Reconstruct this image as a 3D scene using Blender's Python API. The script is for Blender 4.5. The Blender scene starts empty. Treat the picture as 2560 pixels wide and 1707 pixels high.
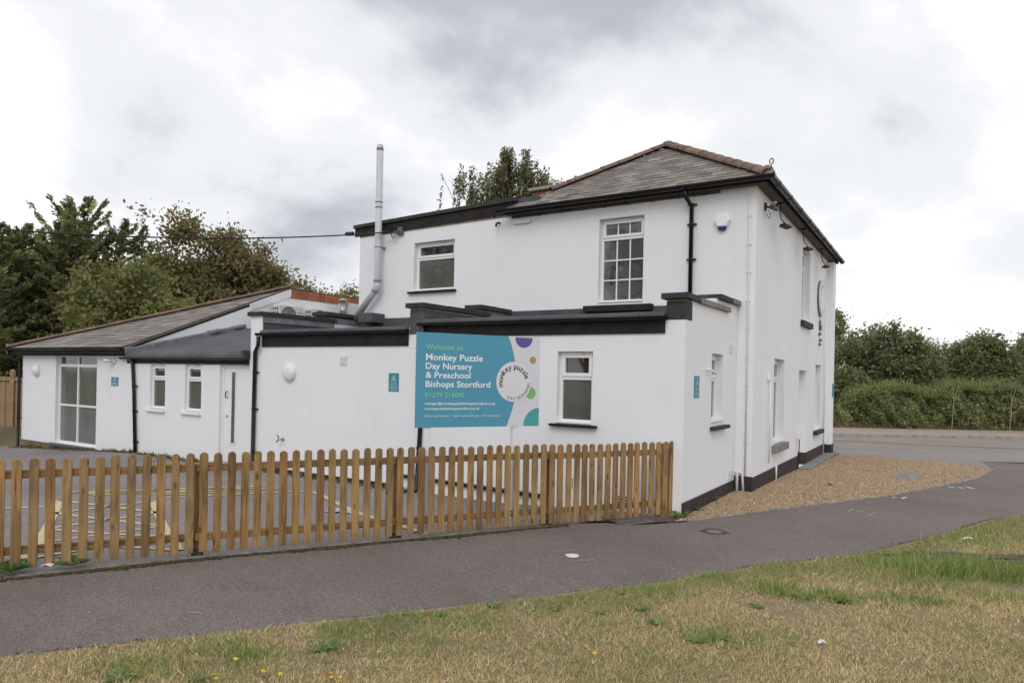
import bpy, bmesh, math, random
import numpy as np
from mathutils import Vector, Matrix

rng = np.random.default_rng(7)
random.seed(7)
scene = bpy.context.scene
COL = scene.collection
R = math.radians

# ------------------------------------------------------------------ camera
FPX, ROLL, CY, HCAM = 1714.4, 0.0204698, 938.1, 1.70       # focal length in photo pixels, roll, principal row, eye height
cam_data = bpy.data.cameras.new('camera')
cam = bpy.data.objects.new('camera', cam_data)
COL.objects.link(cam)
cam_data.sensor_fit = 'HORIZONTAL'
cam_data.sensor_width = 36.0
cam_data.lens = 36.0 * FPX / 2560.0
cam_data.shift_y = (CY - 853.5) / 2560.0
cam_data.clip_start = 0.05
cam_data.clip_end = 2000.0
cam.matrix_world = (Matrix.Translation((0, 0, HCAM)) @ Matrix.Rotation(R(90), 4, 'X') @ Matrix.Rotation(ROLL, 4, 'Z'))
scene.camera = cam

# ------------------------------------------------------------------ light, sky, exposure
SUN_AZ, SUN_EL = R(193), R(46)          # compass bearing the light comes from (0 = +Y, clockwise)
sdir = Vector((math.sin(SUN_AZ) * math.cos(SUN_EL), math.cos(SUN_AZ) * math.cos(SUN_EL), math.sin(SUN_EL)))
sun_data = bpy.data.lights.new('sun', 'SUN')
sun_data.energy = 0.85
sun_data.angle = R(35)
sun_data.color = (1.0, 0.975, 0.95)
sun = bpy.data.objects.new('sun', sun_data)
COL.objects.link(sun)
sun.rotation_euler = sdir.to_track_quat('Z', 'Y').to_euler()
sun.location = (0, 0, 30)

world = bpy.data.worlds.new('World')
scene.world = world
world.use_nodes = True
wt = world.node_tree
wt.nodes.clear()


def wn(t, **kw):
    n = wt.nodes.new(t)
    for k, v in kw.items():
        setattr(n, k, v)
    return n


def build_world():
    out = wn('ShaderNodeOutputWorld')
    bg = wn('ShaderNodeBackground')
    bg.inputs['Strength'].default_value = 0.1
    sky = wn('ShaderNodeTexSky')
    sky.sky_type = 'NISHITA'
    sky.sun_disc = False
    sky.sun_elevation = SUN_EL
    sky.sun_rotation = SUN_AZ
    sky.air_density = 1.0
    sky.dust_density = 2.0
    tc = wn('ShaderNodeTexCoord')
    sep = wn('ShaderNodeSeparateXYZ')
    wt.links.new(tc.outputs['Generated'], sep.inputs[0])
    # cloud deck seen in perspective: direction / (height + small) gives a flat layer
    zc = wn('ShaderNodeMath', operation='MAXIMUM')
    zc.inputs[1].default_value = 0.0
    wt.links.new(sep.outputs['Z'], zc.inputs[0])
    za = wn('ShaderNodeMath', operation='ADD')
    za.inputs[1].default_value = 0.60
    wt.links.new(zc.outputs[0], za.inputs[0])
    dx = wn('ShaderNodeMath', operation='DIVIDE')
    dy = wn('ShaderNodeMath', operation='DIVIDE')
    wt.links.new(sep.outputs['X'], dx.inputs[0]); wt.links.new(za.outputs[0], dx.inputs[1])
    wt.links.new(sep.outputs['Y'], dy.inputs[0]); wt.links.new(za.outputs[0], dy.inputs[1])
    comb = wn('ShaderNodeCombineXYZ')
    wt.links.new(dx.outputs[0], comb.inputs[0]); wt.links.new(dy.outputs[0], comb.inputs[1])
    comb.inputs[2].default_value = 3.7

    def noise(scale, detail, rough, dist, off):
        mp = wn('ShaderNodeMapping')
        mp.inputs['Location'].default_value = off
        mp.inputs['Rotation'].default_value = (0, 0, R(-28))
        mp.inputs['Scale'].default_value = (1.0, 1.15, 1.0)
        wt.links.new(comb.outputs[0], mp.inputs[0])
        n = wn('ShaderNodeTexNoise')
        n.inputs['Scale'].default_value = scale
        n.inputs['Detail'].default_value = detail
        n.inputs['Roughness'].default_value = rough
        n.inputs['Distortion'].default_value = dist
        wt.links.new(mp.outputs[0], n.inputs['Vector'])
        return n
    n1 = noise(2.1, 8.0, 0.54, 0.2, CLOUD_OFF1)
    n2 = noise(1.0, 4.0, 0.5, 0.2, CLOUD_OFF2)
    mix = wn('ShaderNodeMath', operation='MULTIPLY_ADD')
    mix.inputs[1].default_value = 0.62
    wt.links.new(n1.outputs['Fac'], mix.inputs[0])
    m2 = wn('ShaderNodeMath', operation='MULTIPLY')
    m2.inputs[1].default_value = 0.38
    wt.links.new(n2.outputs['Fac'], m2.inputs[0])
    wt.links.new(m2.outputs[0], mix.inputs[2])
    ramp = wn('ShaderNodeValToRGB')
    cr = ramp.color_ramp
    cr.interpolation = 'EASE'
    cr.elements[0].position = 0.345
    cr.elements[0].color = (0.430, 0.445, 0.490, 1)
    cr.elements[1].position = 0.55
    cr.elements[1].color = (0.960, 0.962, 0.965, 1)
    e = cr.elements.new(0.46)
    e.color = (0.745, 0.757, 0.785, 1)
    wt.links.new(mix.outputs[0], ramp.inputs[0])
    gain = wn('ShaderNodeMixRGB', blend_type='MULTIPLY')
    gain.inputs[0].default_value = 1.0
    gain.inputs[2].default_value = (11.0, 11.0, 11.0, 1)
    wt.links.new(ramp.outputs[0], gain.inputs[1])
    cover = wn('ShaderNodeMixRGB')
    cover.inputs[0].default_value = 0.96
    wt.links.new(sky.outputs[0], cover.inputs[1])
    wt.links.new(gain.outputs[0], cover.inputs[2])
    wt.links.new(cover.outputs[0], bg.inputs['Color'])
    wt.links.new(bg.outputs[0], out.inputs['Surface'])


CLOUD_OFF1 = (7.98, -2.93, 3.0)
CLOUD_OFF2 = (1.88, -5.53, 1.0)
build_world()
vs = scene.view_settings
vs.view_transform = 'Standard'
vs.look = 'None'
vs.exposure = 0.15
vs.gamma = 1.0
vs.use_curve_mapping = False
scene.render.engine = 'CYCLES'
scene.cycles.max_bounces = 6
scene.cycles.transparent_max_bounces = 6

# ------------------------------------------------------------------ photo geometry helpers
_cr, _sr = math.cos(ROLL), math.sin(ROLL)


def ray(px, py):
    xi = (px - 1280) / FPX
    zi = -(py - CY) / FPX
    return Vector((xi * _cr - zi * _sr, 1.0, xi * _sr + zi * _cr))


def at(px, py, depth):
    """the point at that depth (metres along the view axis) on the pixel's ray"""
    return Vector((0, 0, HCAM)) + ray(px, py) * depth


def on_ground(px, py, z=0.0):
    d = ray(px, py)
    return Vector((0, 0, HCAM)) + d * ((z - HCAM) / d.z)


YAW = 1.00976
UU = Vector((-math.sin(YAW), math.cos(YAW), 0))     # along the long wall, away to the left
VV = Vector((math.cos(YAW), math.sin(YAW), 0))      # along the end wall, away to the right
ORG = Vector((2.121, 8.432, 0))                     # near corner of the low front extension
FA = 0.4456                                         # bearing of the picket fence
FD = Vector((math.cos(FA), math.sin(FA), 0))
FN = Vector((-math.sin(FA), math.cos(FA), 0))
FP0 = Vector((-1.164, 7.019, 0))


def loc_ab(x, y):
    d = Vector((x, y, 0)) - ORG
    return d.dot(UU), d.dot(VV)


def sstep(a, b, x):
    t = min(1.0, max(0.0, (x - a) / (b - a)))
    return t * t * (3 - 2 * t)


def hf(x, y):
    """height of the ground"""
    a, b = loc_ab(x, y)
    z = -0.10 * sstep(2.5, 9.5, b)
    t = (Vector((x, y, 0)) - FP0).dot(FN)
    if t > 0 and b < 0.6:
        z -= 0.13 * sstep(0.0, 2.4, t) + 0.052 * max(0.0, a - 12.2)
    # shallow hollow in the grass at the right
    h = math.hypot((x - 4.75) / 1.25, (y - 5.75) / 0.38)
    z -= 0.16 * sstep(1.0, 0.2, h)
    return z


# ------------------------------------------------------------------ material helpers
MATS = {}


class NT:
    def __init__(self, name):
        self.m = bpy.data.materials.new(name)
        self.m.use_nodes = True
        self.t = self.m.node_tree
        self.b = self.t.nodes['Principled BSDF']
        MATS[name] = self.m
        self.tc = self.n('ShaderNodeTexCoord')

    def n(self, t, **kw):
        x = self.t.nodes.new(t)
        for k, v in kw.items():
            setattr(x, k, v)
        return x

    def l(self, a, b):
        self.t.links.new(a, b)

    def vec(self, scale=(1, 1, 1), coord='Object', rnd=False):
        mp = self.n('ShaderNodeMapping')
        mp.inputs['Scale'].default_value = scale
        self.l(self.tc.outputs[coord], mp.inputs[0])
        if rnd:
            oi = self.n('ShaderNodeObjectInfo')
            mu = self.n('ShaderNodeMath', operation='MULTIPLY')
            mu.inputs[1].default_value = 37.0
            self.l(oi.outputs['Random'], mu.inputs[0])
            self.l(mu.outputs[0], mp.inputs['Location'])
        return mp.outputs[0]

    def noise(self, scale, detail=4, rough=0.55, v=None, dist=0.0):
        x = self.n('ShaderNodeTexNoise')
        x.inputs['Scale'].default_value = scale
        x.inputs['Detail'].default_value = detail
        x.inputs['Roughness'].default_value = rough
        x.inputs['Distortion'].default_value = dist
        self.l(v if v is not None else self.tc.outputs['Object'], x.inputs['Vector'])
        return x.outputs['Fac']

    def ramp(self, fac, stops):
        r = self.n('ShaderNodeValToRGB')
        cr = r.color_ramp
        while len(cr.elements) > 1:
            cr.elements.remove(cr.elements[-1])
        cr.elements[0].position = stops[0][0]
        cr.elements[0].color = (*stops[0][1], 1)
        for p, c in stops[1:]:
            e = cr.elements.new(p)
            e.color = (*c, 1)
        self.l(fac, r.inputs[0])
        return r.outputs[0]

    def mul(self, a, b, fac=1.0):
        x = self.n('ShaderNodeMixRGB', blend_type='MULTIPLY')
        x.inputs[0].default_value = fac
        self.l(a, x.inputs[1])
        if isinstance(b, tuple):
            x.inputs[2].default_value = (*b, 1)
        else:
            self.l(b, x.inputs[2])
        return x.outputs[0]

    def mix(self, fac, a, b):
        x = self.n('ShaderNodeMixRGB')
        for i, s in ((0, fac), (1, a), (2, b)):
            if isinstance(s, tuple):
                x.inputs[i].default_value = (*s, 1)
            elif isinstance(s, (int, float)):
                x.inputs[i].default_value = s
            else:
                self.l(s, x.inputs[i])
        return x.outputs[0]

    def col(self, c):
        if isinstance(c, tuple):
            self.b.inputs['Base Color'].default_value = (*c, 1)
        else:
            self.l(c, self.b.inputs['Base Color'])

    def rough(self, r):
        if isinstance(r, (int, float)):
            self.b.inputs['Roughness'].default_value = r
        else:
            self.l(r, self.b.inputs['Roughness'])

    def bump(self, fac, strength=0.2, dist=0.01, prev=None):
        x = self.n('ShaderNodeBump')
        x.inputs['Strength'].default_value = strength
        x.inputs['Distance'].default_value = dist
        self.l(fac, x.inputs['Height'])
        if prev is not None:
            self.l(prev, x.inputs['Normal'])
        self.l(x.outputs[0], self.b.inputs['Normal'])
        return x.outputs[0]

    def rand(self):
        return self.n('ShaderNodeObjectInfo').outputs['Random']


def simple(name, c, rough=0.6, var=0.12, scale=6.0, bump=0.0, bscale=60, metallic=0.0, spec=0.5):
    k = NT(name)
    n = k.noise(scale, 5)
    lo = tuple(x * (1 - var) for x in c)
    hi = tuple(min(1, x * (1 + var)) for x in c)
    k.col(k.ramp(n, [(0.3, lo), (0.7, hi)]))
    k.rough(rough)
    k.b.inputs['Metallic'].default_value = metallic
    k.b.inputs['Specular IOR Level'].default_value = spec
    if bump:
        k.bump(k.noise(bscale, 3), bump, 0.004)
    return k.m


def build_materials():
    # painted render: smooth white with faint grey runs and hairline unevenness
    k = NT('white_render')
    big = k.noise(0.9, 5, 0.6)
    streak = k.noise(1.0, 5, 0.65, k.vec((3.0, 3.0, 0.30)))
    base = k.ramp(big, [(0.3, (0.762, 0.770, 0.795)), (0.7, (0.802, 0.808, 0.828))])
    st = k.ramp(streak, [(0.28, (0.955, 0.95, 0.94)), (0.42, (1, 1, 1))])
    c = k.mul(base, st)
    run = k.noise(1.0, 4, 0.6, k.vec((16.0, 16.0, 0.55)))
    c = k.mul(c, k.ramp(run, [(0.27, (0.90, 0.885, 0.86)), (0.36, (1, 1, 1))]), 0.8)
    spot = k.noise(7.0, 6, 0.7)
    c = k.mul(c, k.ramp(spot, [(0.27, (0.90, 0.89, 0.87)), (0.34, (1, 1, 1))]), 0.6)
    k.col(c)
    k.rough(0.75)
    b1 = k.bump(k.noise(2.2, 4, 0.6), 0.20, 0.03)
    k.bump(k.noise(75, 4, 0.7), 0.22, 0.004, b1)
    simple('white_plastic', (0.80, 0.80, 0.81), 0.32, 0.02)
    simple('white_board', (0.72, 0.72, 0.74), 0.45, 0.04)
    simple('white_pipe', (0.74, 0.73, 0.72), 0.45, 0.05)
    simple('opal_lamp', (0.74, 0.75, 0.77), 0.25, 0.02)
    simple('black_board', (0.017, 0.015, 0.014), 0.65, 0.45, 5, 0.25, 20, 0.0, 0.25)
    simple('black_plastic', (0.010, 0.010, 0.011), 0.30, 0.1, 6, 0, 60, 0.0, 0.35)
    simple('plinth_paint', (0.040, 0.032, 0.029), 0.7, 0.4, 7, 0.3, 35, 0.0, 0.3)
    # roofing felt: mineral speckle, dusty patches
    k = NT('roof_felt')
    sp = k.noise(160, 2, 0.7)
    pat = k.noise(1.6, 5, 0.6)
    c = k.ramp(pat, [(0.3, (0.056, 0.057, 0.063)), (0.7, (0.100, 0.101, 0.108))])
    k.col(k.mul(c, k.ramp(sp, [(0.3, (0.72, 0.72, 0.72)), (0.7, (1.2, 1.2, 1.2))])))
    k.rough(0.9)
    k.bump(sp, 0.25, 0.003)
    simple('lead_sheet', (0.20, 0.205, 0.23), 0.5, 0.3, 6, 0.3, 9, 0.25)
    simple('coping_dark', (0.040, 0.039, 0.041), 0.75, 0.35, 7, 0.25, 50, 0.0, 0.3)
    simple('coping_worn', (0.20, 0.185, 0.175), 0.8, 0.35, 5, 0.35, 40)
    simple('mortar', (0.30, 0.25, 0.20), 0.9, 0.35, 14, 0.5, 30)
    simple('grey_pipe', (0.50, 0.51, 0.55), 0.38, 0.06)
    simple('dark_band', (0.10, 0.10, 0.11), 0.4, 0.1)
    simple('galvanised', (0.42, 0.43, 0.43), 0.4, 0.15, 8, 0, 0, 0.6)
    simple('unit_cream', (0.62, 0.60, 0.55), 0.45, 0.05)
    simple('unit_dark', (0.10, 0.095, 0.09), 0.6, 0.1)
    simple('brass', (0.42, 0.30, 0.12), 0.4, 0.25, 30, 0, 0, 0.7)
    simple('concrete', (0.30, 0.27, 0.235), 0.9, 0.28, 9, 0.4, 40)
    simple('edging_dirty', (0.165, 0.145, 0.120), 0.95, 0.45, 10, 0.5, 40)
    simple('edging_pale', (0.235, 0.205, 0.170), 0.95, 0.4, 10, 0.5, 40)
    simple('slab_green', (0.205, 0.205, 0.185), 0.9, 0.3, 6, 0.4, 40)
    simple('slab_grey', (0.20, 0.195, 0.18), 0.9, 0.25, 6, 0.3, 40)
    simple('bark', (0.10, 0.085, 0.07), 0.9, 0.4, 9, 0.6, 20)
    simple('bark_pale', (0.36, 0.33, 0.29), 0.8, 0.6, 6, 0.4, 12)
    simple('dead_stem', (0.36, 0.28, 0.19), 0.9, 0.3, 9)
    simple('blue_lens', (0.01, 0.05, 0.22), 0.2, 0.1)
    simple('steel', (0.35, 0.35, 0.36), 0.35, 0.1, 5, 0, 0, 0.8)
    simple('interior', (0.10, 0.085, 0.07), 0.9, 0.4, 1.5)
    simple('iron_cover', (0.155, 0.145, 0.14), 0.75, 0.3, 14, 0.4, 60)
    simple('patch_tar', (0.045, 0.042, 0.042), 0.85, 0.3, 12, 0.4, 60)
    simple('soil', (0.085, 0.062, 0.045), 1.0, 0.45, 9, 0.8, 18)
    simple('dirt_strip', (0.235, 0.185, 0.135), 1.0, 0.3, 8, 0.5, 30)
    simple('silage', (0.40, 0.38, 0.36), 0.7, 0.2)
    # panes
    for nm, c, r, ior, var in (('pane_film', (0.100, 0.101, 0.090), 0.07, 1.85, 0.25), ('pane_dark', (0.030, 0.023, 0.016), 0.03, 1.9, 0.5),
                               ('pane_grey', (0.085, 0.088, 0.092), 0.04, 1.85, 0.35), ('pane_pale', (0.150, 0.155, 0.155), 0.06, 1.8, 0.2)):
        k = NT(nm)
        n = k.noise(1.7, 4, 0.6)
        k.col(k.ramp(n, [(0.3, tuple(x * (1 - var) for x in c)), (0.7, tuple(x * (1 + var) for x in c))]))
        k.rough(r)
        k.b.inputs['IOR'].default_value = ior
        k.bump(k.noise(0.8, 2), 0.02, 0.02)
    simple('film_print', (0.055, 0.052, 0.046), 0.3, 0.1)
    simple('film_print_dark', (0.012, 0.012, 0.012), 0.3, 0.1)
    # slates, each a little different
    k = NT('slate')
    rnd = k.rand()
    c = k.ramp(rnd, [(0.0, (0.110, 0.090, 0.078)), (0.4, (0.158, 0.134, 0.116)), (0.8, (0.195, 0.170, 0.150)), (1.0, (0.250, 0.235, 0.222))])
    st = k.noise(6, 6, 0.7, k.vec((1, 1, 1), 'Object', True))
    c = k.mul(c, k.ramp(st, [(0.28, (0.66, 0.62, 0.58)), (0.5, (1, 1, 1)), (0.75, (1.12, 1.12, 1.10))]))
    k.col(c)
    k.rough(0.62)
    k.bump(k.noise(30, 4, 0.6, k.vec((1, 1, 1), 'Object', True)), 0.3, 0.004)
    k = NT('slate_field')
    v = k.noise(3.5, 6, 0.7)
    k.col(k.ramp(v, [(0.3, (0.12, 0.105, 0.095)), (0.7, (0.20, 0.18, 0.165))]))
    k.rough(0.65)
    k = NT('clay_tile')
    rnd = k.rand()
    c = k.ramp(rnd, [(0.0, (0.125, 0.085, 0.068)), (0.5, (0.165, 0.108, 0.082)), (1.0, (0.225, 0.135, 0.096))])
    ln = k.noise(9, 6, 0.7, k.vec((1, 1, 1), 'Object', True))
    k.col(k.mul(c, k.ramp(ln, [(0.3, (0.55, 0.52, 0.48)), (0.5, (1, 1, 1)), (0.72, (1.15, 1.10, 1.0))])))
    k.rough(0.85)
    k.bump(k.noise(50, 4), 0.3, 0.004)
    k = NT('red_clay')
    rnd = k.rand()
    c = k.ramp(rnd, [(0.0, (0.25, 0.085, 0.048)), (1.0, (0.37, 0.135, 0.075))])
    s = k.noise(3, 6, 0.7, k.vec((9, 9, 1.2)))
    k.col(k.mul(c, k.ramp(s, [(0.3, (0.6, 0.55, 0.5)), (0.55, (1.05, 1.05, 1.05))])))
    k.rough(0.85)
    k = NT('brick')
    rnd = k.rand()
    c = k.ramp(rnd, [(0.0, (0.16, 0.125, 0.095)), (0.6, (0.23, 0.165, 0.120)), (1.0, (0.30, 0.15, 0.095))])
    k.col(k.mul(c, k.ramp(k.noise(18, 5, 0.7, k.vec((1, 1, 1), 'Object', True)), [(0.3, (0.6, 0.6, 0.58)), (0.7, (1.1, 1.1, 1.1))])))
    k.rough(0.95)
    k.bump(k.noise(60, 4), 0.4, 0.004)
    # pressure-treated softwood: tan, grain up the board, knots, nail heads
    for nm, ax in (('softwood', 2), ('softwood_rail', 0)):
        k = NT(nm)
        rnd = k.rand()
        base = k.ramp(rnd, [(0.0, (0.222, 0.126, 0.054)), (0.3, (0.300, 0.182, 0.070)), (0.6, (0.325, 0.210, 0.090)), (0.8, (0.250, 0.166, 0.084)), (1.0, (0.268, 0.150, 0.062))])
        sc = [26.0, 26.0, 26.0]
        sc[ax] = 1.5
        gv = k.vec(tuple(sc), 'Object', True)
        g = k.noise(1.0, 6, 0.65, gv, 1.4)
        c = k.mul(base, k.ramp(g, [(0.34, (0.52, 0.45, 0.37)), (0.5, (0.98, 0.97, 0.95)), (0.66, (1.20, 1.18, 1.08))]))
        kn = k.n('ShaderNodeTexVoronoi')
        kn.inputs['Scale'].default_value = 1.0
        ks = [11.0, 11.0, 11.0]
        ks[ax] = 4.2
        k.l(k.vec(tuple(ks), 'Object', True), kn.inputs['Vector'])
        c = k.mul(c, k.ramp(kn.outputs['Distance'], [(0.05, (0.30, 0.22, 0.14)), (0.15, (0.72, 0.62, 0.5)), (0.22, (1, 1, 1))]))
        tone = k.noise(1.0, 3, 0.5, k.vec((2, 2, 2.3), 'Object', True))
        c = k.mul(c, k.ramp(tone, [(0.36, (0.72, 0.69, 0.63)), (0.64, (1.14, 1.12, 1.08))]))
        k.col(c)
        k.rough(0.75)
        k.bump(g, 0.25, 0.003)
    simple('panel_wood', (0.30, 0.20, 0.115), 0.8, 0.2, 7, 0.3, 40)
    # tarmac
    for nm, lo, hi, sp in (('tarmac_path', (0.124, 0.100, 0.092), (0.178, 0.146, 0.135), 1.0), ('tarmac_yard', (0.175, 0.158, 0.156), (0.240, 0.220, 0.217), 1.0),
                           ('tarmac_road', (0.200, 0.180, 0.165), (0.255, 0.230, 0.210), 0.6), ('footway', (0.27, 0.215, 0.18), (0.33, 0.27, 0.23), 0.6)):
        k = NT(nm)
        big = k.noise(0.55, 6, 0.62)
        c = k.ramp(big, [(0.32, lo), (0.68, hi)])
        fine = k.noise(150, 3, 0.75)
        c = k.mul(c, k.ramp(fine, [(0.30, (0.55, 0.55, 0.55)), (0.5, (1, 1, 1)), (0.72, (1.50, 1.48, 1.46))]), sp)
        mid = k.noise(48, 3, 0.7)
        c = k.mul(c, k.ramp(mid, [(0.30, (0.84, 0.84, 0.85)), (0.5, (1, 1, 1)), (0.70, (1.16, 1.15, 1.14))]), sp)
        v = k.n('ShaderNodeTexVoronoi')
        v.inputs['Scale'].default_value = 70
        k.l(k.tc.outputs['Object'], v.inputs['Vector'])
        chips = k.n('ShaderNodeMath', operation='LESS_THAN')
        chips.inputs[1].default_value = 0.12
        k.l(v.outputs['Distance'], chips.inputs[0])
        sel = k.n('ShaderNodeMath', operation='GREATER_THAN')
        sel.inputs[1].default_value = 0.93
        sp_ = k.n('ShaderNodeSeparateColor')
        k.l(v.outputs['Color'], sp_.inputs[0])
        k.l(sp_.outputs[0], sel.inputs[0])
        both = k.n('ShaderNodeMath', operation='MULTIPLY')
        k.l(chips.outputs[0], both.inputs[0]); k.l(sel.outputs[0], both.inputs[1])
        c = k.mix(both.outputs[0], c, (0.42, 0.39, 0.36))
        va = k.n('ShaderNodeTexVoronoi')
        va.inputs['Scale'].default_value = 150
        k.l(k.tc.outputs['Object'], va.inputs['Vector'])
        sc_ = k.n('ShaderNodeSeparateColor')
        k.l(va.outputs['Color'], sc_.inputs[0])
        c = k.mul(c, k.ramp(sc_.outputs[1], [(0.0, (0.52, 0.52, 0.53)), (0.5, (0.95, 0.95, 0.95)), (0.85, (1.22, 1.20, 1.18)), (1.0, (1.75, 1.70, 1.65))]), sp)
        st = k.noise(1.7, 6, 0.7, None, 0.6)
        c = k.mul(c, k.ramp(st, [(0.26, (0.70, 0.69, 0.68)), (0.40, (1, 1, 1))]), 0.75)
        k.col(c)
        k.rough(0.85)
        k.bump(fine, 0.5, 0.006)
    # paint on tarmac, worn through in places
    for nm, c in (('yellow_paint', (0.52, 0.43, 0.24)), ('white_paint', (0.62, 0.60, 0.57)), ('spray_paint', (0.66, 0.65, 0.62)), ('spray_faint', (0.27, 0.245, 0.235))):
        k = NT(nm)
        w = k.noise(35, 6, 0.75)
        cc = k.ramp(w, [(0.32, tuple(x * 0.42 for x in c)), (0.47, c), (0.8, tuple(min(1, x * 1.06) for x in c))])
        k.col(cc)
        k.rough(0.8)
    # gravel bed and stones
    k = NT('gravel_bed')
    v = k.n('ShaderNodeTexVoronoi')
    v.inputs['Scale'].default_value = 42
    k.l(k.tc.outputs['Object'], v.inputs['Vector'])
    c = k.ramp(v.outputs['Distance'], [(0.0, (0.42, 0.31, 0.21)), (0.45, (0.32, 0.225, 0.15)), (0.75, (0.15, 0.10, 0.068))])
    k.col(k.mul(c, k.ramp(k.noise(1.1, 5), [(0.3, (0.85, 0.85, 0.85)), (0.7, (1.1, 1.1, 1.1))])))
    k.rough(0.95)
    k.bump(v.outputs['Distance'], 0.6, 0.02)
    # turf soil under the grass, its colour darkened to paint in shade between blades
    k = NT('turf')
    a = k.noise(1.0, 6, 0.65)
    b = k.noise(28, 5, 0.7)
    c = k.ramp(a, [(0.30, (0.20, 0.150, 0.090)), (0.5, (0.27, 0.205, 0.120)), (0.72, (0.19, 0.170, 0.080))])
    k.col(k.mul(c, k.ramp(b, [(0.25, (0.45, 0.42, 0.38)), (0.55, (1, 1, 1)), (0.8, (1.25, 1.2, 1.1))])))
    k.rough(1.0)
    k.bump(b, 0.8, 0.03)
    k = NT('ground')
    k.col(k.ramp(k.noise(0.4, 6), [(0.3, (0.10, 0.085, 0.05)), (0.7, (0.16, 0.14, 0.07))]))
    k.rough(1.0)
    # vertex-coloured materials
    for nm, tr, rg in (('leaf', 0.48, 0.55), ('grass_blade', 0.22, 0.7), ('pebble', 0.0, 0.85), ('moss', 0.0, 1.0)):
        k = NT(nm)
        at_ = k.n('ShaderNodeAttribute', attribute_name='col')
        k.l(at_.outputs['Color'], k.b.inputs['Base Color'])
        k.rough(rg)
        k.b.inputs['Specular IOR Level'].default_value = 0.25
        if tr:
            t = k.n('ShaderNodeBsdfTranslucent')
            k.l(at_.outputs['Color'], t.inputs['Color'])
            ms = k.n('ShaderNodeMixShader')
            ms.inputs[0].default_value = tr
            o = k.t.nodes['Material Output']
            k.l(k.b.outputs[0], ms.inputs[1]); k.l(t.outputs[0], ms.inputs[2]); k.l(ms.outputs[0], o.inputs['Surface'])
    # sign colours
    for nm, c in (('sign_teal', (0.070, 0.285, 0.415)), ('sign_white', (0.62, 0.63, 0.68)), ('sign_disc', (0.66, 0.67, 0.71)), ('sign_text', (0.80, 0.82, 0.86)),
                  ('sign_lime', (0.26, 0.62, 0.30)), ('sign_black', (0.022, 0.020, 0.028)), ('sign_purple', (0.105, 0.065, 0.30)), ('sign_gold', (0.37, 0.27, 0.10)),
                  ('sign_green', (0.20, 0.42, 0.16)), ('sign_sea', (0.055, 0.32, 0.33)), ('plate_teal', (0.045, 0.235, 0.300)), ('plate_text', (0.38, 0.55, 0.60)),
                  ('disc_print', (0.50, 0.42, 0.40))):
        simple(nm, c, 0.42, 0.03, 3.0)
    simple('petal', (0.75, 0.55, 0.02), 0.6, 0.1)
    simple('dry_leaf', (0.23, 0.13, 0.07), 0.9, 0.3)


build_materials()


def M(n):
    return MATS[n]


# ------------------------------------------------------------------ object helpers
def tag(o, label=None, cat=None, group=None, kind=None):
    if label:
        o['label'] = label
    if cat:
        o['category'] = cat
    if group:
        o['group'] = group
    if kind:
        o['kind'] = kind
    return o


def empty(name, loc=(0, 0, 0), rz=0.0, parent=None):
    o = bpy.data.objects.new(name, None)
    COL.objects.link(o)
    o.location = loc
    o.rotation_euler = (0, 0, rz)
    o.empty_display_size = 0.2
    if parent:
        o.parent = parent
    return o


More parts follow.
